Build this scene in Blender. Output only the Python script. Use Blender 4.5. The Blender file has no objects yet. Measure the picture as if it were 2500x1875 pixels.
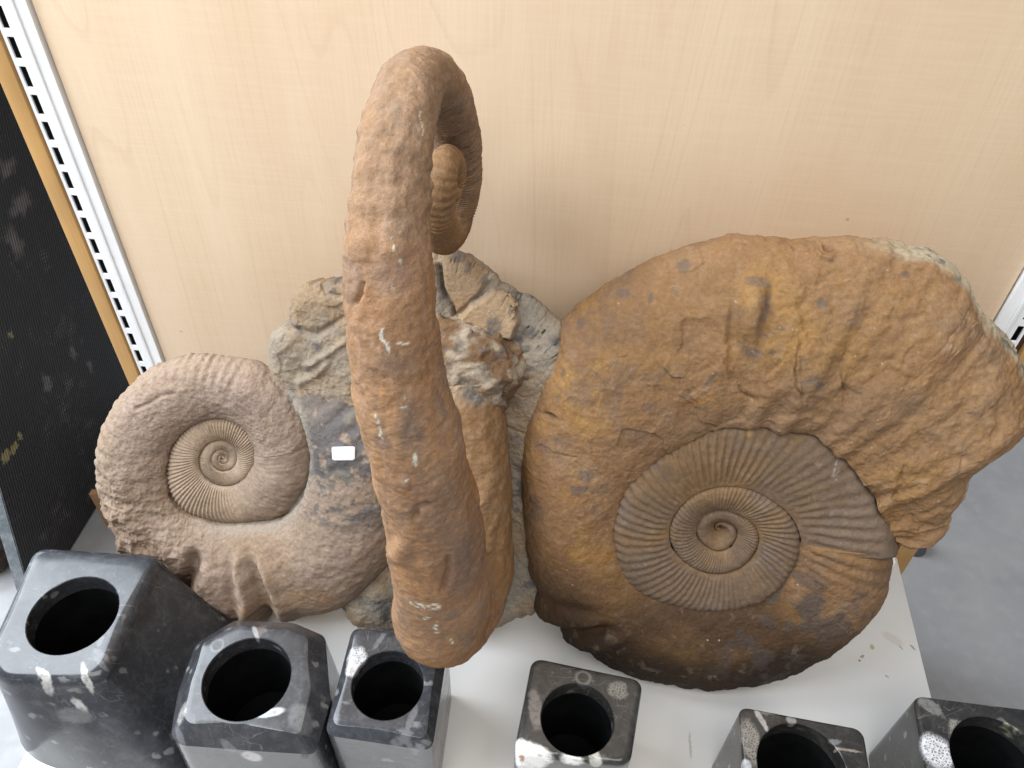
import bpy, bmesh, math, random
import numpy as np
from mathutils import Vector
C = bpy.context.scene.collection
rng = np.random.default_rng(7)

# ------------------------------------------------------------------ camera
FPX = 1985.95
RC = np.array([[0.9914617764, 0.1074083591, -0.0739390987],
               [0.1279707837, -0.6925793113, 0.7098995535],
               [0.0250404561, -0.7133003168, -0.7004110461]])      # rows: world x, y, z in camera axes (right, down, forward)
CAM = np.array([0.0, -0.64015716, 0.855])
cam = bpy.data.cameras.new('camera')
cam.sensor_fit = 'HORIZONTAL'; cam.sensor_width = 36.0
cam.lens = 36.0 * FPX / 2500.0
cam.clip_start = 0.01; cam.clip_end = 100
camo = bpy.data.objects.new('camera', cam); C.objects.link(camo)
from mathutils import Matrix
camo.matrix_world = Matrix(((RC[0, 0], -RC[0, 1], -RC[0, 2], CAM[0]),
                            (RC[1, 0], -RC[1, 1], -RC[1, 2], CAM[1]),
                            (RC[2, 0], -RC[2, 1], -RC[2, 2], CAM[2]),
                            (0, 0, 0, 1)))
bpy.context.scene.camera = camo

# ------------------------------------------------------------------ light
sc = bpy.context.scene
sc.view_settings.view_transform = 'Standard'; sc.view_settings.look = 'None'
sc.view_settings.exposure = 0.26; sc.view_settings.gamma = 1.0
w = bpy.data.worlds.new('World'); sc.world = w; w.use_nodes = True
w.node_tree.nodes['Background'].inputs[0].default_value = (0.80, 0.86, 0.95, 1)
w.node_tree.nodes['Background'].inputs[1].default_value = 0.17


def area(name, loc, target, sx, sy, power, col):
    l = bpy.data.lights.new(name, 'AREA'); l.shape = 'RECTANGLE'; l.size = sx; l.size_y = sy
    l.energy = power; l.color = col
    o = bpy.data.objects.new(name, l); C.objects.link(o); o.location = loc
    d = Vector(target) - Vector(loc)
    o.rotation_euler = d.to_track_quat('-Z', 'Y').to_euler()
    return o


area('ceiling_window_light', (-2.0, -0.30, 2.35), (-0.25, -0.15, 0.2), 2.8, 2.0, 178, (0.86, 0.93, 1.0))
area('side_window_light', (-3.0, 0.9, 1.1), (-0.3, -0.1, 0.1), 2.0, 1.8, 50, (0.80, 0.90, 1.0))
area('front_window_light', (0.3, -1.85, 2.9), (0.0, 0.0, 0.3), 3.0, 1.8, 78, (1.0, 0.97, 0.93))

# ------------------------------------------------------------------ projection helpers
CX, CY = 1250.0, 937.5


def rays(p):
    p = np.atleast_2d(np.asarray(p, float))
    d = np.stack([p[:, 0] - CX, p[:, 1] - CY, np.full(len(p), FPX)], 1)
    return d @ RC.T


def on_plane(p, o, n):
    d = rays(p); o = np.asarray(o, float); n = np.asarray(n, float)
    t = ((o - CAM) @ n) / (d @ n)
    return CAM + t[:, None] * d


def onz(p, z=0.0): return on_plane(p, (0, 0, z), (0, 0, 1.0))
def ony(p, y=0.0): return on_plane(p, (0, y, 0), (0, 1.0, 0))
def onx(p, x): return on_plane(p, (x, 0, 0), (1.0, 0, 0))


def pix(P):
    q = (np.asarray(P) - CAM) @ RC
    return np.stack([CX + FPX * q[:, 0] / q[:, 2], CY + FPX * q[:, 1] / q[:, 2]], 1)


# the leaning plane of the fossil slab
SV = np.array([0, 0.155, 0.44]); SV /= np.linalg.norm(SV)
SN = np.array([0, -SV[2], SV[1]])
SO = np.array([0, -0.205, 0.0])


def on_slab(p, wv=0.0):
    d = rays(p)
    t = ((SO - CAM) @ SN + wv) / (d @ SN)
    return CAM + t[:, None] * d


# ------------------------------------------------------------------ noise
PERM = rng.permutation(256); PERM = np.concatenate([PERM, PERM, PERM])
VAL = rng.uniform(-1, 1, 256)


def vnoise(P):
    P = np.asarray(P, float)
    i = np.floor(P).astype(np.int64); f = P - i
    f = f * f * f * (f * (f * 6 - 15) + 10)
    i &= 255
    def h(a, b, c): return VAL[PERM[PERM[PERM[(i[:, 0] + a) & 255] + ((i[:, 1] + b) & 255)] + ((i[:, 2] + c) & 255)]]
    x, y, z = f[:, 0], f[:, 1], f[:, 2]
    def L(a, b, t): return a + (b - a) * t
    return L(L(L(h(0, 0, 0), h(1, 0, 0), x), L(h(0, 1, 0), h(1, 1, 0), x), y),
             L(L(h(0, 0, 1), h(1, 0, 1), x), L(h(0, 1, 1), h(1, 1, 1), x), y), z)


def fbm(P, scale, oct=4, gain=0.5, off=0.0):
    P = P * scale + off; a = 1.0; s = 0; t = 0
    for k in range(oct):
        s = s + a * vnoise(P); t += a; a *= gain; P = P * 2.03 + 17.3
    return s / t


def ridged(P, scale, oct=3, off=0.0):
    P = P * scale + off; a = 1.0; s = 0; t = 0
    for k in range(oct):
        s = s + a * (1 - 2 * np.abs(vnoise(P))); t += a; a *= 0.5; P = P * 2.1 + 9.1
    return s / t


def cells(P, scale, off=0.0):
    """Facet noise: each cell a tilted little plane (chipped stone)."""
    P = P * scale + off
    i = np.floor(P).astype(np.int64)
    best = np.full(len(P), 9.0); val = np.zeros(len(P)); sec = np.full(len(P), 9.0)
    for a in (-1, 0, 1):
        for b in (-1, 0, 1):
            for c in (-1, 0, 1):
                j = (i + [a, b, c]) & 255
                hh = PERM[PERM[PERM[j[:, 0]] + j[:, 1]] + j[:, 2]]
                pt = i + [a, b, c] + np.stack([VAL[hh], VAL[(hh + 57) & 255], VAL[(hh + 131) & 255]], 1) * 0.45 + 0.5
                dv = P - pt
                d = (dv ** 2).sum(1)
                tilt = np.stack([VAL[(hh + 11) & 255], VAL[(hh + 77) & 255], VAL[(hh + 201) & 255]], 1)
                v = (dv * tilt).sum(1) + 0.6 * VAL[(hh + 33) & 255]
                m = d < best
                sec = np.where(m, best, np.minimum(sec, d))
                val = np.where(m, v, val); best = np.where(m, d, best)
    edge = np.sqrt(sec) - np.sqrt(best)
    return val, edge


def sstep(a, b, x):
    t = np.clip((x - a) / (b - a), 0, 1); return t * t * (3 - 2 * t)


def lin(c):
    c = np.asarray(c, float) / 255.0
    return np.where(c <= 0.04045, c / 12.92, ((c + 0.055) / 1.055) ** 2.4)


def blob(px, c, r, ang=0.0, soft=0.35):
    a = math.radians(ang); d = px - np.asarray(c, float)
    u = (d[:, 0] * math.cos(a) + d[:, 1] * math.sin(a)) / r[0]; v = (-d[:, 0] * math.sin(a) + d[:, 1] * math.cos(a)) / r[1]
    return 1 - sstep(1 - soft, 1 + soft, np.sqrt(u * u + v * v))


def poly_sd(px, poly):
    """signed distance, positive inside"""
    poly = np.asarray(poly, float); n = len(poly)
    d = np.full(len(px), 1e18); ins = np.zeros(len(px), bool)
    for k in range(n):
        a = poly[k]; b = poly[(k + 1) % n]; e = b - a; wv = px - a
        t = np.clip((wv @ e) / (e @ e), 0, 1)
        d = np.minimum(d, ((wv - t[:, None] * e) ** 2).sum(1))
        c1 = (px[:, 1] >= a[1]); c2 = (px[:, 1] < b[1]); c3 = e[0] * wv[:, 1] - e[1] * wv[:, 0]
        ins ^= ((c1 & c2 & (c3 > 0)) | (~c1 & ~c2 & (c3 < 0)))
    d = np.sqrt(d)
    return np.where(ins, d, -d)


def line_d(px, pts):
    pts = np.asarray(pts, float); d = np.full(len(px), 1e18)
    for a, b in zip(pts[:-1], pts[1:]):
        e = b - a; wv = px - a
        t = np.clip((wv @ e) / (e @ e), 0, 1)
        d = np.minimum(d, ((wv - t[:, None] * e) ** 2).sum(1))
    return np.sqrt(d)


def spl(keys, x):
    """Catmull-Rom through keys[:,0] -> keys[:,1:], evaluated at x (monotone keys)."""
    k = np.asarray(keys, float); t = k[:, 0]; v = k[:, 1:]
    m = np.gradient(v, t, axis=0)
    i = np.clip(np.searchsorted(t, x) - 1, 0, len(t) - 2)
    h = (t[i + 1] - t[i])[:, None]; s = ((x - t[i]) / (t[i + 1] - t[i]))[:, None]
    h00 = 2 * s ** 3 - 3 * s ** 2 + 1; h10 = s ** 3 - 2 * s ** 2 + s; h01 = -2 * s ** 3 + 3 * s ** 2; h11 = s ** 3 - s ** 2
    return h00 * v[i] + h10 * h * m[i] + h01 * v[i + 1] + h11 * h * m[i + 1]


# ------------------------------------------------------------------ mesh helpers
def link(name, me, mat=None, parent=None):
    o = bpy.data.objects.new(name, me); C.objects.link(o)
    if mat:
        for m in (mat if isinstance(mat, (list, tuple)) else [mat]): me.materials.append(m)
    if parent: o.parent = parent
    return o


def np_mesh(name, V, quads, tris=None):
    me = bpy.data.meshes.new(name)
    quads = np.asarray(quads, np.int32).reshape(-1, 4)
    tris = np.zeros((0, 3), np.int32) if tris is None else np.asarray(tris, np.int32).reshape(-1, 3)
    nl = quads.size + tris.size; nf = len(quads) + len(tris)
    me.vertices.add(len(V)); me.vertices.foreach_set('co', np.asarray(V, np.float32).ravel())
    me.loops.add(nl); me.loops.foreach_set('vertex_index', np.concatenate([quads.ravel(), tris.ravel()]).astype(np.int32))
    me.polygons.add(nf)
    st = np.concatenate([np.arange(len(quads)) * 4, quads.size + np.arange(len(tris)) * 3]).astype(np.int32)
    me.polygons.foreach_set('loop_start', st)
    me.polygons.foreach_set('use_smooth', np.ones(nf, bool))
    me.update(calc_edges=True); me.validate()
    return me


def set_col(me, col, mul=(0.64, 0.66, 0.635)):
    a = me.attributes.new('pigment', 'FLOAT_COLOR', 'POINT')
    lum = (col @ np.array([0.25, 0.6, 0.15]))[:, None]; col = (lum + (col - lum) * 0.93) * np.array(mul)
    c = np.ones((len(col), 4), np.float32); c[:, :3] = np.clip(col, 0.003, 0.9)
    a.data.foreach_set('color', c.ravel())


def grid_quads(n, m, close_m=True, close_n=False):
    i = np.arange(n if close_n else n - 1); j = np.arange(m if close_m else m - 1)
    I, J = np.meshgrid(i, j, indexing='ij')
    I2 = (I + 1) % n; J2 = (J + 1) % m
    return np.stack([I * m + J, I * m + J2, I2 * m + J2, I2 * m + J], -1).reshape(-1, 4)


def vnormals(V, quads):
    a = V[quads[:, 2]] - V[quads[:, 0]]; b = V[quads[:, 3]] - V[quads[:, 1]]
    fn = np.cross(a, b); N = np.zeros_like(V)
    for k in range(4): np.add.at(N, quads[:, k], fn)
    return N / (np.linalg.norm(N, axis=1, keepdims=True) + 1e-12)


def box(bm, x0, x1, y0, y1, z0, z1):
    v = [bm.verts.new(p) for p in [(x0, y0, z0), (x1, y0, z0), (x1, y1, z0), (x0, y1, z0), (x0, y0, z1), (x1, y0, z1), (x1, y1, z1), (x0, y1, z1)]]
    for f in [(0, 3, 2, 1), (4, 5, 6, 7), (0, 1, 5, 4), (1, 2, 6, 5), (2, 3, 7, 6), (3, 0, 4, 7)]: bm.faces.new([v[k] for k in f])


def bm_obj(name, bm, mat, parent=None, bevel=0.0, seg=2):
    if bevel:
        bmesh.ops.bevel(bm, geom=list(bm.edges), offset=bevel, segments=seg, affect='EDGES', profile=0.5)
    me = bpy.data.meshes.new(name); bm.to_mesh(me); bm.free()
    if bevel: 
        me.polygons.foreach_set('use_smooth', np.ones(len(me.polygons), bool)); me.set_sharp_from_angle(angle=math.radians(35))
    return link(name, me, mat, parent)


def thing(name, label, cat, loc=(0, 0, 0), group=None):
    o = bpy.data.objects.new(name, None); C.objects.link(o); o.location = loc
    o['label'] = label; o['category'] = cat
    if group: o['group'] = group
    return o


# ------------------------------------------------------------------ materials
class M:
    def __init__(s, name):
        s.m = bpy.data.materials.new(name); s.m.use_nodes = True; s.t = s.m.node_tree
        s.b = s.t.nodes['Principled BSDF']
    def n(s, typ, **kw):
        x = s.t.nodes.new(typ)
        for k, v in kw.items():
            if k.startswith('i_'):
                kk = k[2:]
                x.inputs[int(kk) if kk.isdigit() else kk].default_value = v
            else: setattr(x, k, v)
        return x
    def l(s, a, b): s.t.links.new(a, b)
    def mix(s, fac, a, b, mode='MIX'):
        x = s.n('ShaderNodeMix', data_type='RGBA', blend_type=mode)
        for sock, v in ((x.inputs[0], fac), (x.inputs[6], a), (x.inputs[7], b)):
            if hasattr(v, 'is_output'): s.l(v, sock)
            elif isinstance(v, (int, float)): sock.default_value = v
            else: sock.default_value = (*v, 1)
        return x.outputs[2]
    def ramp(s, src, a, b, lo=0.0, hi=1.0):
        x = s.n('ShaderNodeMapRange', interpolation_type='SMOOTHSTEP'); s.l(src, x.inputs[0])
        x.inputs[1].default_value = a; x.inputs[2].default_value = b; x.inputs[3].default_value = lo; x.inputs[4].default_value = hi
        return x.outputs[0]
    def math(s, op, a, b=None):
        x = s.n('ShaderNodeMath', operation=op)
        for sock, v in ((x.inputs[0], a), (x.inputs[1], b)):
            if v is None: continue
            if hasattr(v, 'is_output'): s.l(v, sock)
            else: sock.default_value = v
        return x.outputs[0]
    def noise(s, vec, scale, detail=4, rough=0.55, dist=0.0):
        x = s.n('ShaderNodeTexNoise', i_Scale=scale, i_Detail=detail, i_Roughness=rough, i_Distortion=dist)
        if vec is not None: s.l(vec, x.inputs['Vector'])
        return x
    def bump(s, h, strength, dist, prev=None):
        x = s.n('ShaderNodeBump', i_Strength=strength, i_Distance=dist); s.l(h, x.inputs['Height'])
        if prev is not None: s.l(prev, x.inputs['Normal'])
        return x.outputs[0]
    def set(s, **kw):
        for k, v in kw.items():
            k = k.replace('_', ' ')
            if hasattr(v, 'is_output'): s.l(v, s.b.inputs[k])
            elif isinstance(v, tuple): s.b.inputs[k].default_value = (*v, 1)
            else: s.b.inputs[k].default_value = v
        return s


def rock_mat(name, bumpk=1.0, grain=1.0):
    m = M(name)
    co = m.n('ShaderNodeTexCoord').outputs['Object']
    at = m.n('ShaderNodeAttribute', attribute_name='pigment').outputs['Color']
    n1 = m.noise(co, 260, 5, 0.65).outputs[0]; n2 = m.noise(co, 900, 3, 0.6).outputs[0]; n3 = m.noise(co, 70, 5, 0.6, 0.6).outputs[0]
    v = m.math('MULTIPLY', m.ramp(n1, 0.25, 0.75, 0.84, 1.14), m.ramp(n2, 0.25, 0.75, 0.9, 1.09))
    mul = m.n('ShaderNodeCombineColor')
    for k in range(3): m.l(v, mul.inputs[k])
    c = m.mix(1.0, at, mul.outputs[0], 'MULTIPLY')
    dust = m.ramp(n3, 0.55, 0.75, 0, 0.22)
    c = m.mix(dust, c, (0.40, 0.31, 0.24))
    dark = m.ramp(m.noise(co, 420, 2, 0.5).outputs[0], 0.68, 0.76, 0, 0.45)
    c = m.mix(dark, c, (0.06, 0.045, 0.035))
    b = m.bump(n1, 0.5 * bumpk, 0.0022)
    b = m.bump(n2, 0.35 * grain, 0.0008, b)
    m.set(Base_Color=c, Roughness=0.8, Normal=b)
    m.b.inputs['Specular IOR Level'].default_value = 0.25
    return m.m


ROCK = rock_mat('dusty_limestone')
ROCK_ROUGH = rock_mat('broken_limestone', 1.7, 1.3)


def laminate():
    m = M('maple_laminate')
    co = m.n('ShaderNodeTexCoord').outputs['Object']
    def mp(sx, sy, sz):
        x = m.n('ShaderNodeMapping'); m.l(co, x.inputs[0]); x.inputs['Scale'].default_value = (sx, sy, sz); return x.outputs[0]
    # cathedral grain: rings of a slowly varying field, stretched along the board
    f = m.noise(mp(4.5, 1, 0.42), 1.0, 2, 0.4, 0.15).outputs[0]
    s = m.math('FRACT', m.math('MULTIPLY', f, 46.0))
    line = m.math('MULTIPLY', m.ramp(s, 0.80, 0.97, 0, 1), m.ramp(s, 0.97, 1.0, 1, 0.0))
    fade = m.ramp(m.noise(mp(6, 1, 2.0), 1.0, 3).outputs[0], 0.38, 0.62, 0.04, 0.22)
    line = m.math('MULTIPLY', line, fade)
    broad = m.noise(mp(9, 1, 0.9), 1.0, 4, 0.6).outputs[0]
    fib = m.noise(mp(520, 1, 14), 1.0, 3, 0.6).outputs[0]
    cross = m.noise(mp(14, 1, 330), 1.0, 3, 0.6).outputs[0]
    c = m.mix(m.ramp(broad, 0.3, 0.7), (0.83, 0.648, 0.46), (0.775, 0.583, 0.397))
    c = m.mix(line, c, (0.60, 0.39, 0.235))
    c = m.mix(m.ramp(fib, 0.35, 0.7, 0.0, 0.20), c, (0.66, 0.46, 0.29))
    c = m.mix(m.ramp(cross, 0.40, 0.7, 0.0, 0.30), c, (0.84, 0.67, 0.49))
    spk = m.ramp(m.noise(mp(110, 1, 110), 1.0, 0).outputs[0], 0.885, 0.9, 0, 0.5)
    c = m.mix(spk, c, (0.35, 0.22, 0.13))
    b = m.bump(fib, 0.05, 0.0005)
    m.set(Base_Color=c, Roughness=0.42, Normal=b); m.b.inputs['Specular IOR Level'].default_value = 0.35
    return m.m


def plain(name, col, rough=0.5, nscale=60, var=0.12, metal=0.0, bump=0.0, spec=0.5):
    m = M(name); co = m.n('ShaderNodeTexCoord').outputs['Object']
    n = m.noise(co, nscale, 5, 0.6).outputs[0]
    a = tuple(x * (1 - var) for x in col); b_ = tuple(min(x * (1 + var), .95) for x in col)
    m.set(Base_Color=m.mix(m.ramp(n, 0.3, 0.7), a, b_), Roughness=rough, Metallic=metal)
    m.b.inputs['Specular IOR Level'].default_value = spec
    if bump: m.set(Normal=m.bump(n, bump, 0.001))
    return m.m


def trim_mat():
    m = M('tan_board_edge'); co = m.n('ShaderNodeTexCoord').outputs['Object']
    x = m.n('ShaderNodeMapping'); m.l(co, x.inputs[0]); x.inputs['Scale'].default_value = (260, 1, 12)
    f = m.noise(x.outputs[0], 1.0, 4, 0.6).outputs[0]; k = m.noise(co, 9, 4).outputs[0]
    c = m.mix(m.ramp(k, 0.3, 0.7), (0.64, 0.37, 0.13), (0.52, 0.30, 0.11)); c = m.mix(m.ramp(f, 0.35, 0.7, 0, 0.35), c, (0.44, 0.24, 0.08))
    m.set(Base_Color=c, Roughness=0.5); return m.m


def floor_mat():
    m = M('sealed_concrete'); co = m.n('ShaderNodeTexCoord').outputs['Object']
    a = m.noise(co, 7, 6, 0.6).outputs[0]; b = m.noise(co, 45, 5, 0.65).outputs[0]; s = m.noise(co, 240, 2, 0.5).outputs[0]
    c = m.mix(m.ramp(a, 0.3, 0.7), (0.265, 0.262, 0.262), (0.225, 0.223, 0.228))
    c = m.mix(m.ramp(b, 0.45, 0.7, 0, 0.30), c, (0.32, 0.315, 0.31))
    c = m.mix(m.ramp(s, 0.66, 0.74, 0, 0.5), c, (0.2, 0.195, 0.2))
    m.set(Base_Color=c, Roughness=m.ramp(b, 0.3, 0.7, 0.28, 0.5)); m.b.inputs['Specular IOR Level'].default_value = 0.45
    return m.m


def shelf_mat(marks):
    m = M('white_shelf_enamel'); co = m.n('ShaderNodeTexCoord').outputs['Object']
    a = m.noise(co, 9, 5).outputs[0]
    c = m.mix(m.ramp(a, 0.3, 0.7), (0.68, 0.67, 0.65), (0.64, 0.63, 0.61))
    sm = m.ramp(m.noise(co, 30, 4, 0.6, 1.0).outputs[0], 0.62, 0.8, 0, 0.2)
    c = m.mix(sm, c, (0.5, 0.46, 0.41))
    wn = m.noise(co, 300, 3)
    for (cx, cy), (rx, ry), ang, col in marks:
        c = m.mix(mark(m, co, wn.outputs['Color'], (cx, cy, 0), (rx, ry, 0.02), ang, 0.004), c, col)
    m.set(Base_Color=c, Roughness=0.33); m.b.inputs['Specular IOR Level'].default_value = 0.4
    return m.m


def mark(m, co, warp, c, r, ang, amp, soft=0.24):
    """noise-edged ellipsoidal stain in object space -> mask"""
    v = m.n('ShaderNodeVectorMath', operation='MULTIPLY_ADD'); m.l(warp, v.inputs[0])
    v.inputs[1].default_value = (amp, amp, amp); 
    v2 = m.n('ShaderNodeVectorMath', operation='SUBTRACT'); m.l(co, v2.inputs[0])
    v2.inputs[1].default_value = (c[0] + amp / 2, c[1] + amp / 2, c[2] + amp / 2); m.l(v2.outputs[0], v.inputs[2])
    mp = m.n('ShaderNodeMapping', vector_type='TEXTURE'); m.l(v.outputs[0], mp.inputs[0])
    mp.inputs['Rotation'].default_value = (0, 0, math.radians(ang)); mp.inputs['Scale'].default_value = r
    ln = m.n('ShaderNodeVectorMath', operation='LENGTH'); m.l(mp.outputs[0], ln.inputs[0])
    return m.ramp(ln.outputs['Value'], 1 - soft, 1 + soft, 1.0, 0.0)


def marble(name, seed, base=(0.026, 0.027, 0.031), tint=(0.10, 0.105, 0.115), haze=0.5, marks=(), rough=0.15):
    m = M(name); tc = m.n('ShaderNodeTexCoord').outputs['Object']
    mp = m.n('ShaderNodeMapping'); m.l(tc, mp.inputs[0]); mp.inputs['Location'].default_value = (seed * 1.7, seed * 0.9, seed * 2.3)
    co = mp.outputs[0]
    a = m.noise(co, 16, 6, 0.62, 0.8).outputs[0]; b = m.noise(co, 48, 5, 0.62, 0.5).outputs[0]
    tint = tuple(x * 0.66 for x in tint)
    c = m.mix(m.ramp(a, 0.38, 0.72, 0, haze), base, tint)
    c = m.mix(m.ramp(b, 0.50, 0.72, 0, haze * 0.7), c, tuple(x * 1.5 for x in tint))
    c = m.mix(m.ramp(m.noise(co, 130, 6, 0.75, 0.4).outputs[0], 0.46, 0.70, 0, haze * 0.6), c, tuple(x * 1.7 for x in tint))
    wn = m.noise(co, 70, 4, 0.6)
    # small shell fragments: stretched, warped cells, only some of them pale
    wv = m.n('ShaderNodeVectorMath', operation='MULTIPLY_ADD'); m.l(wn.outputs['Color'], wv.inputs[0]); wv.inputs[1].default_value = (0.012,) * 3
    m.l(co, wv.inputs[2])
    st = m.n('ShaderNodeMapping'); m.l(wv.outputs[0], st.inputs[0]); st.inputs['Rotation'].default_value = (0.5, 0.3, 0.8 + seed); st.inputs['Scale'].default_value = (46, 115, 85)
    vo = m.n('ShaderNodeTexVoronoi', i_Scale=1.0); m.l(st.outputs[0], vo.inputs['Vector'])
    pick = m.n('ShaderNodeSeparateColor'); m.l(vo.outputs['Color'], pick.inputs[0])
    sh = m.math('MULTIPLY', m.ramp(vo.outputs['Distance'], 0.20, 0.42, 1, 0), m.ramp(pick.outputs[0], 0.80, 0.9, 0, 0.42))
    c = m.mix(sh, c, (0.30, 0.30, 0.30))
    # fine calcite veins
    for sc_, th, k in ((13, 0.004, 0.20), (34, 0.006, 0.13)):
        nn = m.noise(co, sc_, 3, 0.5, 1.2).outputs[0]
        vv = m.ramp(m.math('ABSOLUTE', m.math('SUBTRACT', nn, 0.5)), 0.0, th, k, 0)
        vv = m.math('MULTIPLY', vv, m.ramp(m.noise(co, sc_ * 0.8, 2).outputs[0], 0.45, 0.6))
        c = m.mix(vv, c, (0.33, 0.31, 0.30))
    for mk in marks:
        pos, r, ang, col = mk[:4]; amp = mk[4] if len(mk) > 4 else 0.006
        f = mark(m, tc, m.noise(tc, 140, 4, 0.6).outputs['Color'], pos, r, ang, amp)
        if len(mk) > 5 and mk[5] == 'coral':
            vc = m.n('ShaderNodeTexVoronoi', feature='DISTANCE_TO_EDGE', i_Scale=420.0); m.l(tc, vc.inputs['Vector'])
            f = m.math('MULTIPLY', f, m.ramp(vc.outputs['Distance'], 0.10, 0.32, 1.0, 0.25))
        if len(mk) > 5 and mk[5] == 'ring':
            f = m.math('MULTIPLY', f, m.math('SUBTRACT', 1.0, mark(m, tc, m.noise(tc, 140, 4, 0.6).outputs['Color'], pos, tuple(q * 0.72 for q in r), ang, amp)))
        f = m.math('MULTIPLY', f, m.ramp(m.noise(tc, 200, 5, 0.7).outputs[0], 0.30, 0.55, 0.45, 1.0))
        c = m.mix(f, c, col)
    # dusty wipe marks
    d = m.noise(tc, 22, 6, 0.7, 1.5).outputs[0]
    dust = m.ramp(d, 0.5, 0.75, 0, 0.05)
    c = m.mix(dust, c, (0.42, 0.42, 0.45))
    m.set(Base_Color=c, Roughness=m.ramp(d, 0.35, 0.7, rough, rough + 0.12))
    m.b.inputs['Specular IOR Level'].default_value = 0.5
    return m.m


WHITE = plain('white_enamel', (0.87, 0.88, 0.89), 0.35, 30, 0.03)
DARK = plain('dark_channel_steel', (0.012, 0.016, 0.02), 0.6, 90, 0.3)
TRIM = trim_mat()
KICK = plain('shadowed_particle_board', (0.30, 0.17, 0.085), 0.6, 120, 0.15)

# ------------------------------------------------------------------ floor and display rack
FZ = float(ony([(222, 1280)], 0.05)[0, 2])
bm = bmesh.new()
v = [bm.verts.new(p) for p in [(-8, -8, FZ), (8, -8, FZ), (8, 8, FZ), (-8, 8, FZ)]]; bm.faces.new(v)
o = bm_obj('floor', bm, floor_mat()); o['kind'] = 'structure'

rack = thing('display_rack', 'display rack with maple laminate back, white slotted uprights and white shelf board', 'display rack', (0, 0, FZ))


def rchild(name, bm, mat, bevel=0.0, parent=rack):
    o = bm_obj(name, bm, mat, parent, bevel)
    if parent is rack: o.matrix_parent_inverse = Matrix.Translation((0, 0, -FZ))
    return o


ZT = 1.55
bm = bmesh.new(); box(bm, -0.4735, 0.3845, 0.0, 0.016, 0.0, ZT); rchild('back_panel', bm, laminate(), 0.0008)
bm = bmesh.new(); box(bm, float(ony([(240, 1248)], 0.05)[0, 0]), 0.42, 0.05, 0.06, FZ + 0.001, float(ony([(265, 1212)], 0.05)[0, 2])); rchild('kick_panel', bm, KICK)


def upright(x0, x1, s0, s1, ridge, zs, parent):
    """white channel whose face is pierced by slots; slots 25.4 mm apart"""
    H = 0.0182; pit = 0.02545; H = 0.0187
    zc = np.arange(zs - 60 * pit, ZT, pit); zc = zc[zc > -0.12]
    xs = sorted([x0, s0, s1, x1]); zz = [-0.13]
    for z in zc: zz += [z - H / 2, z + H / 2]
    zz.append(ZT)
    V = []; Q = []
    def quad(a, b, c, d):
        k = len(V); V.extend([a, b, c, d]); Q.append((k, k + 1, k + 2, k + 3))
    yf = -0.004; yb = -0.0022
    for i in range(3):
        for j in range(len(zz) - 1):
            if i == 1 and j % 2 == 1:
                a, b, c, d = xs[1], xs[2], zz[j], zz[j + 1]
                quad((a, yf, c), (a, yb, c), (a, yb, d), (a, yf, d)); quad((b, yf, d), (b, yb, d), (b, yb, c), (b, yf, c))
                quad((a, yf, c), (b, yf, c), (b, yb, c), (a, yb, c)); quad((a, yb, d), (b, yb, d), (b, yf, d), (a, yf, d))
                continue
            quad((xs[i], yf, zz[j]), (xs[i + 1], yf, zz[j]), (xs[i + 1], yf, zz[j + 1]), (xs[i], yf, zz[j + 1]))
    for x, s in ((x0, 1), (x1, -1)):
        p = [(x, yf, zz[0]), (x, yf, ZT), (x, 0.02, ZT), (x, 0.02, zz[0])]
        quad(*(p if s > 0 else p[::-1]))
    me = np_mesh('upright', np.array(V), np.array(Q)); me.polygons.foreach_set('use_smooth', np.zeros(len(me.polygons), bool))
    up = link('upright', me, WHITE, parent); up.matrix_parent_inverse = Matrix.Translation((0, 0, -FZ))
    b = bmesh.new(); box(b, ridge - 0.0022, ridge + 0.0022, -0.0056, -0.0042, -0.13, ZT); bm_obj('ridge', b, WHITE, up, 0.0009, 3)
    b = bmesh.new(); box(b, s0 - 0.002, s1 + 0.002, 0.009, 0.012, -0.13, ZT); bm_obj('slot_channel', b, DARK, up)
    b = bmesh.new(); box(b, s0 - 0.0025, s0 - 0.0005, -0.0015, 0.009, -0.13, ZT); box(b, s1 + 0.0005, s1 + 0.0025, -0.0015, 0.009, -0.13, ZT); bm_obj('channel_side', b, DARK, up)
    return up


z_slot = float(ony([(415 / 1.844 + 10, 1100 / 1.844)])[0, 2])
upright(-0.5087, -0.4758, -0.5055, -0.4990, -0.4885, z_slot, rack)
upright(0.3866, 0.4150, 0.4062, 0.4124, 0.3985, float(ony([(2476, 808)])[0, 2]), rack)
bm = bmesh.new(); box(bm, -0.5283, -0.5112, -0.006, 0.03, FZ + 0.03, ZT); rchild('edge_trim', bm, TRIM, 0.001)
bm = bmesh.new(); box(bm, 0.4225, 0.4440, -0.006, 0.03, -0.075, ZT); rchild('edge_trim', bm, TRIM, 0.001)
GAP = plain('gap_shade', (0.05, 0.025, 0.018), 0.7)  # dark brown strips standing in for the shade inside the gaps
for x0, x1, y0 in ((-0.4755, -0.4737, 0.004), (0.3847, 0.3862, 0.004), (-0.5110, -0.5089, 0.0), (0.4153, 0.4222, 0.0)):
    bm = bmesh.new(); box(bm, x0, x1, y0, 0.012, -0.1, ZT); rchild('gap_shade_strip', bm, GAP)

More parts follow.
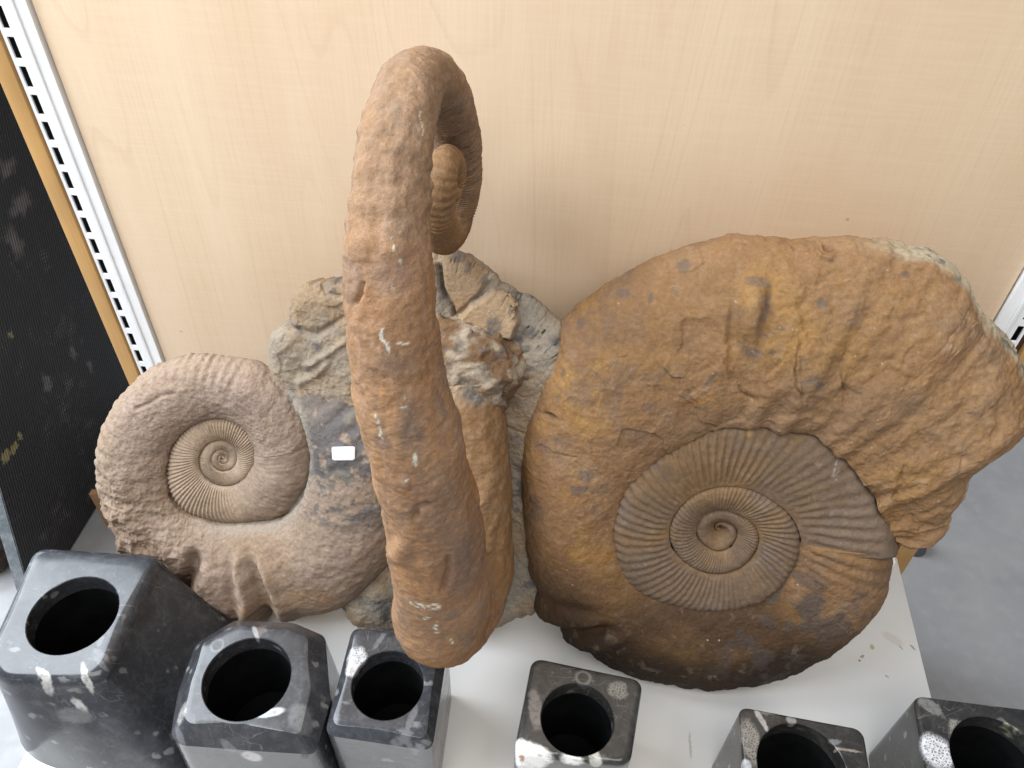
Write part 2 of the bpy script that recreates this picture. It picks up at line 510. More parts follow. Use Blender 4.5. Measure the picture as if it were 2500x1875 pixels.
shm = []
for px, r, ang, col in [((2129, 1580), (0.0026, 0.0034), 0, (0.46, 0.39, 0.28)), ((2105, 1603), (0.0026, 0.0015), 30, (0.38, 0.31, 0.22)), ((2098, 1612), (0.0012, 0.0012), 0, (0.2, 0.17, 0.15)),
                        ((2195, 1575), (0.006, 0.0012), -60, (0.42, 0.38, 0.36)), ((2228, 1580), (0.004, 0.0012), -50, (0.3, 0.29, 0.3)),
                        ((2166, 1652), (0.0025, 0.0012), -40, (0.35, 0.33, 0.33)), ((1685, 1820), (0.0012, 0.014), 2, (0.45, 0.43, 0.4)), ((1335, 1470), (0.01, 0.02), 20, (0.6, 0.58, 0.55)),
                        ((2180, 1560), (0.012, 0.006), -30, (0.62, 0.58, 0.55))]:
    q = onz([px])[0]; shm.append(((q[0], q[1]), r, ang, col))
SHELF = shelf_mat(shm)
bm = bmesh.new(); box(bm, -0.509, 0.4257, -0.520, -0.0062, -0.032, 0.0); rchild('shelf_board', bm, SHELF, 0.0018)
bm = bmesh.new(); box(bm, -0.495, 0.412, -0.495, -0.478, FZ + 0.001, -0.033); rchild('kick_panel', bm, plain('grey_kick_steel', (0.3, 0.3, 0.3), 0.4))
bm = bmesh.new(); box(bm, 0.4135, 0.4205, -0.018, -0.0065, -0.01, 0.004); rchild('shelf_bracket', bm, WHITE, 0.001)
fp = onz([(2236, 1325)], FZ + 0.012)[0]
bm = bmesh.new(); bmesh.ops.create_cone(bm, cap_ends=True, segments=32, radius1=0.020, radius2=0.015, depth=0.022, matrix=Matrix.Translation((fp[0], fp[1], FZ + 0.012)))
rchild('levelling_foot', bm, plain('grey_rubber', (0.07, 0.075, 0.095), 0.6), 0.001)

# ------------------------------------------------------------------ black stone slab standing at the left
xs_ = float(onz([(200, 1301)], FZ)[0, 0])
pA = onx([(0, 1195)], xs_)[0]; pB = onx([(66, 1425)], xs_)[0]
dirv = (pA - pB); dirv /= np.linalg.norm(dirv)
bot0 = pB + dirv * ((FZ - pB[2]) / dirv[2] + 0.003); top0 = bot0 + dirv * ((0.54 - bot0[2]) / dirv[2])
perp = np.array([0, 1.0, 0])
bot1 = np.array([xs_, 0.30, FZ + 0.003]); top1 = np.array([xs_, 0.30, top0[2]])
m = M('rough_sawn_black_stone'); co = m.n('ShaderNodeTexCoord').outputs['Object']
mp = m.n('ShaderNodeMapping'); m.l(co, mp.inputs[0]); mp.inputs['Rotation'].default_value = (math.atan2(dirv[1], dirv[2]), 0, 0)
wv = m.n('ShaderNodeTexWave', wave_type='BANDS', bands_direction='Y', i_Scale=66.0, i_Distortion=0.7, i_Detail=2.0); wv.inputs['Detail Scale'].default_value = 3.0; m.l(mp.outputs[0], wv.inputs[0])
gz = m.n('ShaderNodeTexWave', wave_type='BANDS', bands_direction='Z', i_Scale=60.0, i_Distortion=1.5, i_Detail=2.0); m.l(mp.outputs[0], gz.inputs[0])
n1 = m.noise(co, 11, 6, 0.7, 0.4).outputs[0]; n2 = m.noise(co, 60, 4, 0.6).outputs[0]
c = m.mix(m.ramp(wv.outputs[0], 0.3, 0.9), (0.008, 0.008, 0.009), (0.040, 0.039, 0.040))
scuff = m.math('MULTIPLY', m.ramp(n1, 0.50, 0.70), m.math('MULTIPLY', m.ramp(n2, 0.40, 0.66), m.ramp(m.math('MULTIPLY', wv.outputs[0], gz.outputs[0]), 0.12, 0.6)))
c = m.mix(m.math('MULTIPLY', scuff, 1.0), c, (0.27, 0.26, 0.25))
for px, r in (((15, 1115), (0.02, 0.009, 0.009)), ((34, 1095), (0.02, 0.008, 0.006)), ((48, 1065), (0.02, 0.005, 0.007)), ((26, 817), (0.02, 0.004, 0.005))):
    q = onx([px], xs_)[0]
    c = m.mix(mark(m, co, m.noise(co, 160, 4).outputs['Color'], q, r, 0, 0.02), c, (0.26, 0.22, 0.10))
for px, r in (((115, 935), (0.02, 0.007, 0.017)), ((180, 860), (0.02, 0.006, 0.013)), ((222, 895), (0.02, 0.003, 0.012)), ((35, 590), (0.02, 0.01, 0.02)), ((50, 500), (0.02, 0.02, 0.012)), ((20, 410), (0.02, 0.015, 0.01))):
    q = onx([px], xs_)[0]
    f = m.math('MULTIPLY', mark(m, co, m.noise(co, 90, 4).outputs['Color'], q, r, 0, 0.03, 0.6), m.ramp(wv.outputs[0], 0.2, 0.7, 0.25, 0.7))
    c = m.mix(f, c, (0.27, 0.24, 0.23))
b = m.bump(wv.outputs[0], 0.7, 0.0016); b = m.bump(n2, 0.4, 0.002, b)
m.set(Base_Color=c, Roughness=0.6, Normal=b); SAWN = m.m
EDGE = marble('grey_marble_edge', 3.3, (0.10, 0.115, 0.125), (0.30, 0.33, 0.36), 0.8, (), 0.3)
t = np.array([-0.021, 0, 0])
P8 = [bot0, bot1, top1, top0]; V = np.array(P8 + [p + t for p in P8])
me = bpy.data.meshes.new('black_stone_slab'); me.from_pydata([tuple(p) for p in V], [], [(0, 1, 2, 3), (7, 6, 5, 4), (4, 5, 1, 0), (5, 6, 2, 1), (6, 7, 3, 2), (7, 4, 0, 3)])
bm = bmesh.new(); bm.from_mesh(me); bmesh.ops.bevel(bm, geom=list(bm.edges), offset=0.0012, segments=2, affect='EDGES'); bm.to_mesh(me); bm.free()
sl = link('black_stone_slab', me, [SAWN, EDGE])
for p in me.polygons: p.material_index = 0 if p.normal.x > 0.8 else 1
sl['label'] = 'rough sawn black stone slab with grey marble edge standing on the floor left of the rack'; sl['category'] = 'stone slab'

# small brown stone behind the slab, at the photograph's left edge
q = onz([(-8, 1352)], FZ + 0.02)[0]
bm = bmesh.new(); bmesh.ops.create_icosphere(bm, subdivisions=5, radius=1.0)
V = np.array([v.co[:] for v in bm.verts])
R_ = 1 + 0.22 * fbm(V, 1.6, 4, off=4.0) + 0.05 * fbm(V, 9, 3)
Vn = V * R_[:, None] * [0.030, 0.036, 0.034] + [q[0], q[1], FZ + 0.033]
Vn[:, 2] = np.maximum(Vn[:, 2], FZ + 0.001)
for v, p in zip(bm.verts, Vn): v.co = p
me = bpy.data.meshes.new('brown_stone'); bm.to_mesh(me); bm.free(); me.polygons.foreach_set('use_smooth', np.ones(len(me.polygons), bool))
k = sstep(-0.2, 0.25, fbm(Vn, 45, 4, off=2.0))[:, None]
set_col(me, (1 - k) * [0.045, 0.028, 0.022] + k * [0.17, 0.09, 0.055])
st = link('brown_stone', me, ROCK); st['label'] = 'small reddish brown stone on the floor beyond the black slab'; st['category'] = 'stone'

# ------------------------------------------------------------------ the fossil group
fossil = thing('ammonite_fossil_group', 'large brown fossil group of three ammonites on grey rock leaning against the laminate back', 'fossil', tuple(SO))


def fchild(o, parent=fossil):
    o.parent = parent
    if parent is fossil: o.matrix_parent_inverse = Matrix.Translation(-Vector(SO))
    return o


def c1(p): return np.asarray(p, float) / 2.07375 + [200, 800]
def c3(p): return np.asarray(p, float) / 1.951 + [800, 800]
def c2(p): return np.asarray(p, float) / 1.844 + [800, 100]
def c5(p): return np.asarray(p, float) / 2.10667 + [1250, 950]
def c4(p): return np.asarray(p, float) / 1.7696 + [1250, 550]
def cm(p): return np.asarray(p, float) / 1.746 + [600, 550]
def cs(p): return np.asarray(p, float) / 4.147 + [1000, 550]


def whorl(I, O, Hs, win, nt=64, tm=0.5, q=0.62, lower=24, back=None, pw=2.3):
    """whorl between its inner and outer pixel curves; returns V (rows s, cols round), index of t per column, top mask"""
    n = len(I)
    tu = (1 - np.cos(np.linspace(0, np.pi, nt))) / 2
    tl = (1 - np.cos(np.linspace(np.pi, 2 * np.pi, lower + 2)))[1:-1] / 2
    T = np.concatenate([tu, tl]); up = np.concatenate([np.ones(nt, bool), np.zeros(lower, bool)])
    P = np.zeros((n, len(T), 3))
    for j, tt in enumerate(T):
        px = I + (O - I) * tt
        base = on_slab(px, 0.0)
        if up[j]:
            a = win + (Hs - win) * np.sin(np.pi / 2 * min(tt / tm, 1)) ** q
            b = Hs * np.sqrt(max(0, 1 - max(0, (tt - tm) / (1 - tm)) ** pw))
            h = a if tt <= tm else b
        else:
            h = -(Hs if back is None else back) * np.sin(np.pi * tt) ** 0.6
        P[:, j] = base + np.multiply.outer(h, SN)
    return P, T, up


def finish(name, P, T, up, disp, colf, mat, parent=None, cap=True, S=None, mul=(0.68, 0.69, 0.665)):
    n, m_, _ = P.shape
    V = P.reshape(-1, 3); Q = grid_quads(n, m_, True)
    N = vnormals(V, Q)
    if N[(n // 2) * m_ + m_ // 4] @ SN < 0 : N = -N; Q = Q[:, ::-1]
    TT = np.tile(T, n); SS = np.repeat(np.arange(n) if S is None else S, m_); UP = np.tile(up, n)
    px = pix(V)
    d = disp(V, px, SS, TT, UP)
    V2 = V + N * d[:, None]
    col = colf(V, px, SS, TT, d)
    tris = []
    if cap:
        for row, flip in ((0, 0), (n - 1, 1)):
            cidx = len(V2); ring = np.arange(m_) + row * m_
            V2 = np.vstack([V2, V2[ring].mean(0)]); col = np.vstack([col, col[ring].mean(0)])
            tr = np.stack([np.full(m_, cidx), ring, np.roll(ring, -1)], 1)
            tris.append(tr[:, ::-1] if flip else tr)
    me = np_mesh(name, V2, Q, np.vstack(tris) if tris else None); set_col(me, col, mul)
    o = link(name, me, mat); o.parent = parent if parent else None
    return o, V2, px


def mixc(col, m, c): return col + (np.asarray(c) - col) * np.clip(m, 0, 1)[:, None]


def pigments(V, base, ochre, grey, pale, off):
    a = fbm(V, 14, 5, 0.55, off); b = fbm(V, 32, 5, 0.55, off + 9); c = fbm(V, 75, 4, 0.6, off + 21); e = fbm(V, 150, 3, 0.6, off + 33)
    col = np.tile(np.asarray(base), (len(V), 1))
    col = mixc(col, sstep(0.02, 0.45, a) * 0.75, ochre)
    col = mixc(col, sstep(0.05, 0.5, -a + 0.3 * b) * 0.6, pale)
    col = mixc(col, sstep(0.18, 0.42, b + 0.25 * e) * 0.55, grey)
    col = mixc(col, sstep(0.15, 0.5, c) * 0.40, np.asarray(ochre) * 0.72)
    col = mixc(col, sstep(0.2, 0.5, e + 0.3 * c) * 0.3, pale)
    return col


# pigment colours (albedo)
TAN = lin((172, 147, 128)); OCH = lin((180, 136, 92)); PINK = lin((182, 156, 142)); GREY = lin((112, 105, 104)); CREAM = lin((200, 178, 148))
RB = lin((154, 115, 82)); RO = lin((182, 136, 72)); RG = lin((122, 102, 94)); RP = lin((176, 142, 114))

# ---- left ammonite : r(phi) round its umbilicus, phi counter-clockwise in the picture
LC = np.array([715., 655.])
LK = [(-1440, 6), (-1260, 9), (-1080, 14), (-900, 22), (-810, 28), (-720, 37), (-630, 46), (-540, 54), (-450, 63), (-360, 80), (-270, 97), (-180, 112), (-90, 133), (0, 170), (60, 196), (90, 212), (120, 227),
      (180, 262), (225, 305), (270, 310), (300, 351), (322, 424), (345, 458), (360, 470), (387, 490), (408, 492), (429, 508), (450, 512), (472, 554), (494, 587),
      (512, 606), (540, 626), (559, 629), (576, 651), (588, 666), (605, 700), (618, 748), (630, 785), (643, 831), (655, 866), (670, 960), (681, 985), (695, 1010), (710, 1010), (730, 985), (755, 930), (775, 860), (800, 800)]


def lpt(phi):
    r = spl(LK, phi)[:, 0]; a = np.radians(phi)
    return c1(np.stack([LC[0] + r * np.cos(a), LC[1] - r * np.sin(a)], 1))


def left_strip(p0, p1, n, nt, low, over=0.0):
    phi = np.linspace(p0, p1, n)
    I = lpt(phi - 360); O = lpt(phi - 26 * sstep(690, 768, phi))
    O = O + (O - I) * over; I = I - (O - I) * 0.0
    wd = np.linalg.norm(O - I, axis=1) * 0.00046
    wprev = np.linalg.norm(I - lpt(np.maximum(phi - 720, -1440)), axis=1) * 0.00046
    Hs = (0.31 * wd + 0.0025) * (1 - 0.75 * sstep(735, 768, phi))
    return phi, whorl(I, O, Hs, np.minimum(0.31 * wprev * 0.85 + 0.002, 0.9 * Hs), nt, 0.50, 0.62, low)


def left_disp_inner(V, px, S, T, UP):
    d = 0.0004 * fbm(V, 220, 3)
    wd = np.clip((S + 1440) / 1700, 0.08, 1)
    ph = np.radians(S) * 76 / (2 * np.pi) - 1.2 * (T - 0.2)
    rib = 0.5 + 0.5 * np.cos(2 * np.pi * ph)
    win = sstep(0.0, 0.12, T) * (1 - sstep(0.97, 1.0, T))
    return d + UP * win * wd * 0.0016 * (rib - 0.5) * sstep(-1250, -700, S) * (1 - 0.92 * sstep(275, 312, S)) + (0.0024 * fbm(V, 24, 5, 0.55, 1.0) + 0.0014 * fbm(V, 120, 4, 0.65, 5.0)) * sstep(275, 320, S)


def left_col_inner(V, px, S, T, d):
    col = pigments(V, lin((188, 162, 139)), lin((182, 151, 120)), lin((166, 144, 132)), lin((200, 174, 154)), 3.0)
    col = mixc(col, sstep(275, 320, S), pigments(V, TAN, lin((170, 140, 114)), lin((150, 128, 118)), PINK, 1.0))
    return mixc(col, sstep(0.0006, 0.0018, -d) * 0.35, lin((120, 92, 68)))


def left_disp_body(V, px, S, T, UP):
    d = 0.0024 * fbm(V, 24, 5, 0.55, 1.0) + 0.0014 * fbm(V, 120, 4, 0.65, 5.0)
    # weak ribs on the flank near the venter, strong ones in the lower quarter
    wrib = sstep(0.45, 0.85, T) * UP
    ph = np.radians(S) * 64 / (2 * np.pi) + 0.9 * T
    mid = sstep(380, 420, S) * (1 - sstep(560, 590, S))
    d += wrib * mid * sstep(425, 445, S) * 0.0004 * np.cos(2 * np.pi * ph) * (0.6 + 0.8 * np.clip(fbm(V, 18, 2, off=7.0) + 0.3, 0, 1))
    # rough chiselled left-lower part
    rough = sstep(520, 575, S) * (1 - sstep(622, 640, S))
    rd = ridged(V, 55, 4, 3.0)
    d += rough * (0.0062 * rd + 0.0060 * fbm(V, 42, 4, 0.6, 8.0)) * (0.35 + 0.65 * sstep(0.25, 0.6, T))
    # big folds at the bottom
    for c_, w_, a_ in ((617, 5.0, -0.017), (628, 5.0, 0.004), (640.5, 2.2, -0.004), (646, 2.6, 0.010), (652.5, 3.2, -0.009), (659.5, 2.4, 0.009), (667, 4.0, -0.003)):
        wob = 3.0 * fbm(V, 26, 3, 0.55, 31.0)
        d += a_ * np.exp(-((S + 6 * (T - 0.6) + wob - c_) / w_) ** 2) * sstep(0.12, 0.42, T) * (UP * (1.0 - 0.45 * sstep(0.8, 0.97, T)) + (~UP) * 0.45)
    d -= 0.008 * np.exp(-((S - 650) / 4.5) ** 2) * sstep(0.72, 0.95, T)
    # crisp notched venter
    d += 0.0005 * np.cos(2 * np.pi * np.radians(S) * 90 / (2 * np.pi)) * sstep(0.9, 0.99, T) * mid * sstep(440, 455, S)
    # the step across the flank at upper left
    sd = line_d(px, c1([(275, 410), (340, 385), (400, 345), (470, 335)]))
    d += -0.0016 * np.exp(-(sd / 5) ** 2)
    # oblique folds where the body chamber climbs towards the rock
    g = sstep(690, 715, S)
    d += g * 0.0014 * np.cos(2 * np.pi * np.radians(S - 40 * T) * 44 / (2 * np.pi)) * (0.5 + fbm(V, 16, 2, off=3.3)) * UP * sstep(0.12, 0.35, T)
    return d


def left_col_body(V, px, S, T, d):
    col = pigments(V, TAN, lin((170, 140, 114)), lin((150, 128, 118)), PINK, 1.0)
    # ochre lower right part
    m_ = sstep(628, 655, S) * (1 - sstep(672, 690, S)); a = fbm(V, 20, 4, off=11.0)
    col = mixc(col, sstep(0.25, 0.5, T) * m_ * 0.45 * sstep(-0.1, 0.35, a + 0.5 * fbm(V, 60, 4, off=12.)), OCH)
    # bare blue-grey mould of the body chamber, with tan crust scraps
    e = fbm(V, 22, 5, 0.6, 14.0); g = fbm(V, 90, 4, 0.6, 15.0)
    gm = blob(px, (870, 1120), (190, 165), -12, 0.4) * sstep(664, 676, S)
    gm = np.maximum(gm, sstep(700, 730, S) * 0.75)
    crust = sstep(-0.05, 0.12, e * 0.6 + g + 0.35 * sstep(1150, 1260, px[:, 1]) - 0.30 * sstep(690, 700, S))
    col = mixc(col, gm * (1 - 0.85 * crust), GREY)
    col = mixc(col, gm * sstep(0.1, 0.35, -g + 0.2 * e) * 0.3 * (1 - crust), lin((92, 90, 94)))
    col = mixc(col, sstep(705, 735, S) * sstep(0.0, 0.4, fbm(V, 30, 4, off=19.0)) * 0.6, lin((160, 150, 130)))
    rg_ = sstep(540, 585, S) * (1 - sstep(622, 640, S))
    col = mixc(col, rg_ * sstep(-0.3, 0.3, fbm(V, 26, 4, off=27.) + 0.8 * (T - 0.5)) * 0.6, lin((128, 100, 78)))
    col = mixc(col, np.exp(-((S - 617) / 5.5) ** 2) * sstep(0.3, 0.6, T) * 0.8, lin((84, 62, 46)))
    col = mixc(col, np.exp(-((S - 651) / 5.0) ** 2) * sstep(0.72, 0.9, T) * 0.6, lin((92, 68, 50)))  # shade of the bottom hollow put into the pigment
    # seam dust next to the earlier whorl
    col = mixc(col, (1 - sstep(0.0, 0.10, T)) * sstep(600, 640, S) * 0.65, lin((176, 164, 152)))
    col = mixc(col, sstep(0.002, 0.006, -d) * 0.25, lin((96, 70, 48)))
    return col


phi, (P, T, up) = left_strip(-1079, 372, 2300, 34, 8, 0.05)
inner, _, _ = finish('inner_whorls', P, T, up, left_disp_inner, left_col_inner, ROCK, S=phi)
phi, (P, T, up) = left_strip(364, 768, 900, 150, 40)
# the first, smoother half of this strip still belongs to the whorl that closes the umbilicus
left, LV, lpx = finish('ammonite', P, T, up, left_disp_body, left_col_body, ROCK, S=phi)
fchild(left); inner.parent = left
left['label'] = 'smaller pinkish tan ammonite with fine ribbed centre'
LEFT_V, LEFT_N = LV, len(T)

# ---- right ammonite: psi clockwise in the picture
RCN = np.array([1060., 675.])
RK = [(-1440, 3), (-1260, 5), (-1080, 8), (-990, 15), (-900, 26), (-810, 42), (-765, 52), (-720, 84), (-675, 92), (-630, 100), (-585, 104), (-540, 124), (-495, 125), (-450, 117), (-405, 134), (-360, 190), (-315, 192), (-270, 196), (-225, 220), (-180, 262),
      (-135, 252), (-90, 254), (-45, 300)]
RK2 = [(0, 392), (45, 392), (90, 377), (120, 412), (151, 512), (180, 540), (210, 531), (240, 524), (270, 576), (301, 659), (317, 739), (334, 776), (350, 823), (360, 862), (371, 902), (388, 915), (398, 886), (412, 856), (423, 838), (437, 836),
       (450, 829), (465, 841), (478, 868), (489, 904), (500, 940), (508, 968), (514, 1008), (527, 1005), (538, 1000), (555, 1056), (565, 1107), (573, 1146), (590, 1304), (601, 1326), (611, 1365), (621, 1405), (633, 1454), (640, 1467),
       (647, 1499), (656, 1612), (664, 1708), (671, 1785), (676, 1756)]
RALL = RK + RK2


def rpt(psi):
    r = spl(RALL, psi)[:, 0]; a = np.radians(psi)
    return c5(np.stack([RCN[0] + r * np.cos(a), RCN[1] + r * np.sin(a)], 1))


def r_disp_inner(V, px, S, T, UP):
    d = (0.0006 * fbm(V, 160, 3) + 0.0009 * fbm(V, 40, 3)) * np.clip((S + 1000) / 500, 0.1, 1)
    cnt = 70
    ph = np.radians(S) * cnt / (2 * np.pi) - 1.1 * T ** 1.5 + 0.25 * fbm(V, 30, 2, off=5.0)
    rib = np.cos(2 * np.pi * ph)
    win = sstep(0.02, 0.2, T) * (1 - 0.3 * sstep(0.8, 1.0, T))
    sz = np.clip((S + 900) / 1100, 0.10, 1.0)
    amp = 0.00155 * (0.55 + 0.9 * np.clip(fbm(V, 14, 2, off=2.0) + 0.4, 0, 1))
    fade = 1 - sstep(362, 372, S)
    d += UP * win * sz * 0.40 * amp * rib * sstep(-760, -400, S) * (0.6 + 0.4 * sstep(-100, 100, S)) * fade
    return d


def r_col_inner(V, px, S, T, d):
    col = pigments(V, lin((132, 108, 90)), lin((150, 116, 80)), lin((118, 102, 96)), lin((144, 124, 110)), 40.0)
    col = mixc(col, (1 - sstep(0.0, 0.14, T)) * 0.22, lin((168, 124, 76)))
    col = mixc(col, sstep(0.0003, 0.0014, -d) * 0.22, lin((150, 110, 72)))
    for p, r in ((c4((1140, 852)), (12, 10)), (c4((1028, 890)), (7, 14))): col = mixc(col, blob(px, p, r, 20) * 0.8, lin((200, 160, 110)))
    l_ = line_d(px, c4([(1410, 1000), (1400, 1030), (1412, 1060), (1390, 1090), (1408, 1100), (1385, 1080), (1395, 1050)]))
    return mixc(col, (1 - sstep(1.2, 3.0, l_)) * sstep(-0.3, 0.1, fbm(V, 300, 2)) * 0.8, lin((190, 180, 170)))


psi = np.linspace(-1079, 366, 2600)
I = rpt(psi - 360); O = rpt(psi); O = O + (O - I) * (0.13 - 0.06 * sstep(300, 345, psi))[:, None]
wd = np.linalg.norm(O - I, axis=1) * 0.00046
wprev = np.linalg.norm(I - rpt(np.maximum(psi - 720, -1440)), axis=1) * 0.00046
hb = lambda a: 0.029 * sstep(-1900, 200, a)
Hs = 0.001 + 0.07 * wd + hb(psi)
P, T, up = whorl(I, O, Hs, np.minimum(0.001 + 0.07 * wprev + hb(psi - 360), Hs) * 0.93, 58, 0.62, 0.8, 10, None, 3.0)
rin, _, _ = finish('inner_whorls', P, T, up, r_disp_inner, r_col_inner, ROCK, S=psi, mul=(0.68, 0.685, 0.63))

# body whorl: same spiral, then the broad broken aperture given by its own rim
psi = np.linspace(364, 676, 1000)
I = rpt(psi - 360); O = rpt(psi)
ext_I = c4([(1560, 1140), (1605, 1240), (1640, 1330)]); ext_O = c4([(1945, 250), (1990, 345), (2105, 425), (2225, 600), (2225, 780), (2100, 890), (1985, 1000), (1960, 1100), (1900, 1215), (1893, 1270), (1840, 1342), (1700, 1352)])
# finish the fan: the inner rim stays in the corner while the outer rim turns round the aperture
k = np.linspace(0, 1, 12); En = 420
eo = spl(np.column_stack([k, ext_O]), np.linspace(0, 1, En))
i_end = I[-1]
ei = spl(np.column_stack([[0, 0.35, 0.7, 1], [i_end, c4((1515, 1085)), c4((1585, 1240)), c4((1655, 1325))]]), np.linspace(0, 1, En))
I = np.vstack([I, ei[1:]]); O = np.vstack([O, eo[1:]])
S_ = np.concatenate([psi, np.linspace(676, 760, En)[1:]])
wd = np.linalg.norm(O - I, axis=1) * 0.00046
jit = np.cumsum(np.linalg.norm(np.diff(O, axis=0, prepend=O[:1]), axis=1))
seg = np.stack([jit / 30.0, jit * 0, jit * 0], 1)
rad = (O - I) / np.linalg.norm(O - I, axis=1, keepdims=True)
O = O + rad * ((3.0 + 7.0 * sstep(650, 690, S_)) * fbm(seg, 1.0, 4, 0.6, 3.0))[:, None]
I = I - rad * 5.0
Hs = np.clip(0.040 + 0.09 * (wd - 0.10), 0.036, 0.051)
Hs = Hs * (1 - 0.35 * sstep(700, 758, S_))
pin = np.where(S_ <= 676, S_ - 360, 316)
wd_in = np.linalg.norm(rpt(pin) - rpt(pin - 360), axis=1) * 0.00046
win_b = 0.86 * (0.001 + 0.07 * wd_in + hb(pin)) + 0.007 * sstep(570, 640, S_)
win_b = np.minimum(win_b, 0.92 * Hs)
P, T, up = whorl(I, O, Hs, win_b, 230, 0.45, 0.7, 40)


def r_disp_body(V, px, S, T, UP):
    d = 0.0035 * fbm(V, 13, 4, 0.5, 21.0) + 0.0016 * fbm(V, 70, 5, 0.65, 23.0)
    # fading ribs where the body whorl starts
    ph = np.radians(S) * 70 / (2 * np.pi) - 1.1 * T
    d += UP * (1 - sstep(372, 388, S)) * 0.0007 * np.cos(2 * np.pi * ph) * sstep(0.03, 0.2, T)
    # low wrinkles on the venter at the bottom
    bt = sstep(400, 430, S) * (1 - sstep(520, 540, S))
    d += bt * sstep(0.55, 0.9, T) * (0.0028 * fbm(V, 45, 4, 0.55, 31.0) + 0.0013 * np.cos(np.radians(S) * 42) * np.clip(fbm(V, 25, 2, off=1.0) + 0.2, 0, 1))
    for c_, a_ in ((497, 0.007), (503, -0.006), (508, 0.005), (514, -0.004)):
        d += a_ * np.exp(-((S - 14 * (T - 0.5) - c_) / 3.0) ** 2) * sstep(0.35, 0.6, T) * UP
    # chipped, faceted surface towards the aperture
    ap = sstep(600, 660, S)
    Wp = V + 0.016 * np.stack([fbm(V, 30, 3, off=o_) for o_ in (1., 7., 13.)], 1)
    v1, e1 = cells(Wp, 24, 5.0); v2, e2 = cells(Wp, 62, 8.0)
    d += ap * UP * (0.0022 * v1 * sstep(0, 0.25, e1) + 0.0007 * v2 * sstep(0, 0.3, e2) + 0.0022 * ridged(V, 20, 3, 2.0) + 0.0013 * fbm(V, 60, 4, 0.6, 4.0) + 0.0045 * fbm(np.stack([S * 0.16, T * 1.6, T * 0], 1), 1.0, 2, 0.4, 8.0))
    d += (1 - ap) * sstep(540, 600, S) * UP * (0.0016 * v1 + 0.002 * ridged(V, 20, 3, 5.0))
    # named features: the boss and its hollows, and long cracks
    boss = blob(px, c4((1032, 375)), (34, 76), 4, 0.75); d += 0.0075 * boss
    d -= 0.005 * blob(px, c4((960, 430)), (14, 60), 6, 0.7) + 0.005 * blob(px, c4((1095, 400)), (14, 60), 10, 0.7)
    for ln, dp in (([(1240, 510), (1225, 600), (1230, 690), (1250, 745)], .006), ([(1440, 560), (1425, 660), (1440, 730)], .007), ([(930, 620), (985, 715), (1030, 760)], .005),
                   ([(1320, 260), (1380, 210), (1430, 240)], .006), ([(1720, 540), (1690, 600)], .004), ([(1760, 900), (1830, 990), (1870, 1020)], .006),
                   ([(1680, 1070), (1690, 1130), (1650, 1190)], .007), ([(2115, 760), (2090, 850)], .008), ([(1540, 900), (1600, 1010), (1640, 1060)], .004),
                   ([(1110, 640), (1140, 610)], .005), ([(1950, 1000), (1930, 1045)], .007)):
        pw_ = px + 9 * np.stack([fbm(V, 70, 3), fbm(V, 70, 3, off=50.)], 1)
        L_ = c4(ln); dd = line_d(pw_, L_); e_ = L_[-1] - L_[0]; side = np.sign((pw_[:, 0] - L_[0, 0]) * e_[1] - (pw_[:, 1] - L_[0, 1]) * e_[0])
        d -= 0.45 * dp * np.where(side > 0, np.exp(-dd / 14), np.exp(-(dd / 3.0) ** 2)) * (0.5 + np.clip(fbm(V, 40, 2, off=3.) + 0.4, 0, 1))
    d += 0.005 * np.exp(-((line_d(px, c4([(1320, 110), (1330, 140), (1370, 150)])) - 6) / 4) ** 2) - 0.006 * blob(px, c4((1370, 120)), (16, 9), 0, 0.6)
    d -= 0.006 * blob(px, c4((165, 828)), (16, 7), 25, 0.6)
    return d


SPK = np.column_stack([rng.uniform(1300, 2450, 70), rng.uniform(600, 1600, 70), rng.uniform(0.8, 2.4, 70), rng.uniform(0.8, 2.0, 70), rng.uniform(0, 180, 70)])


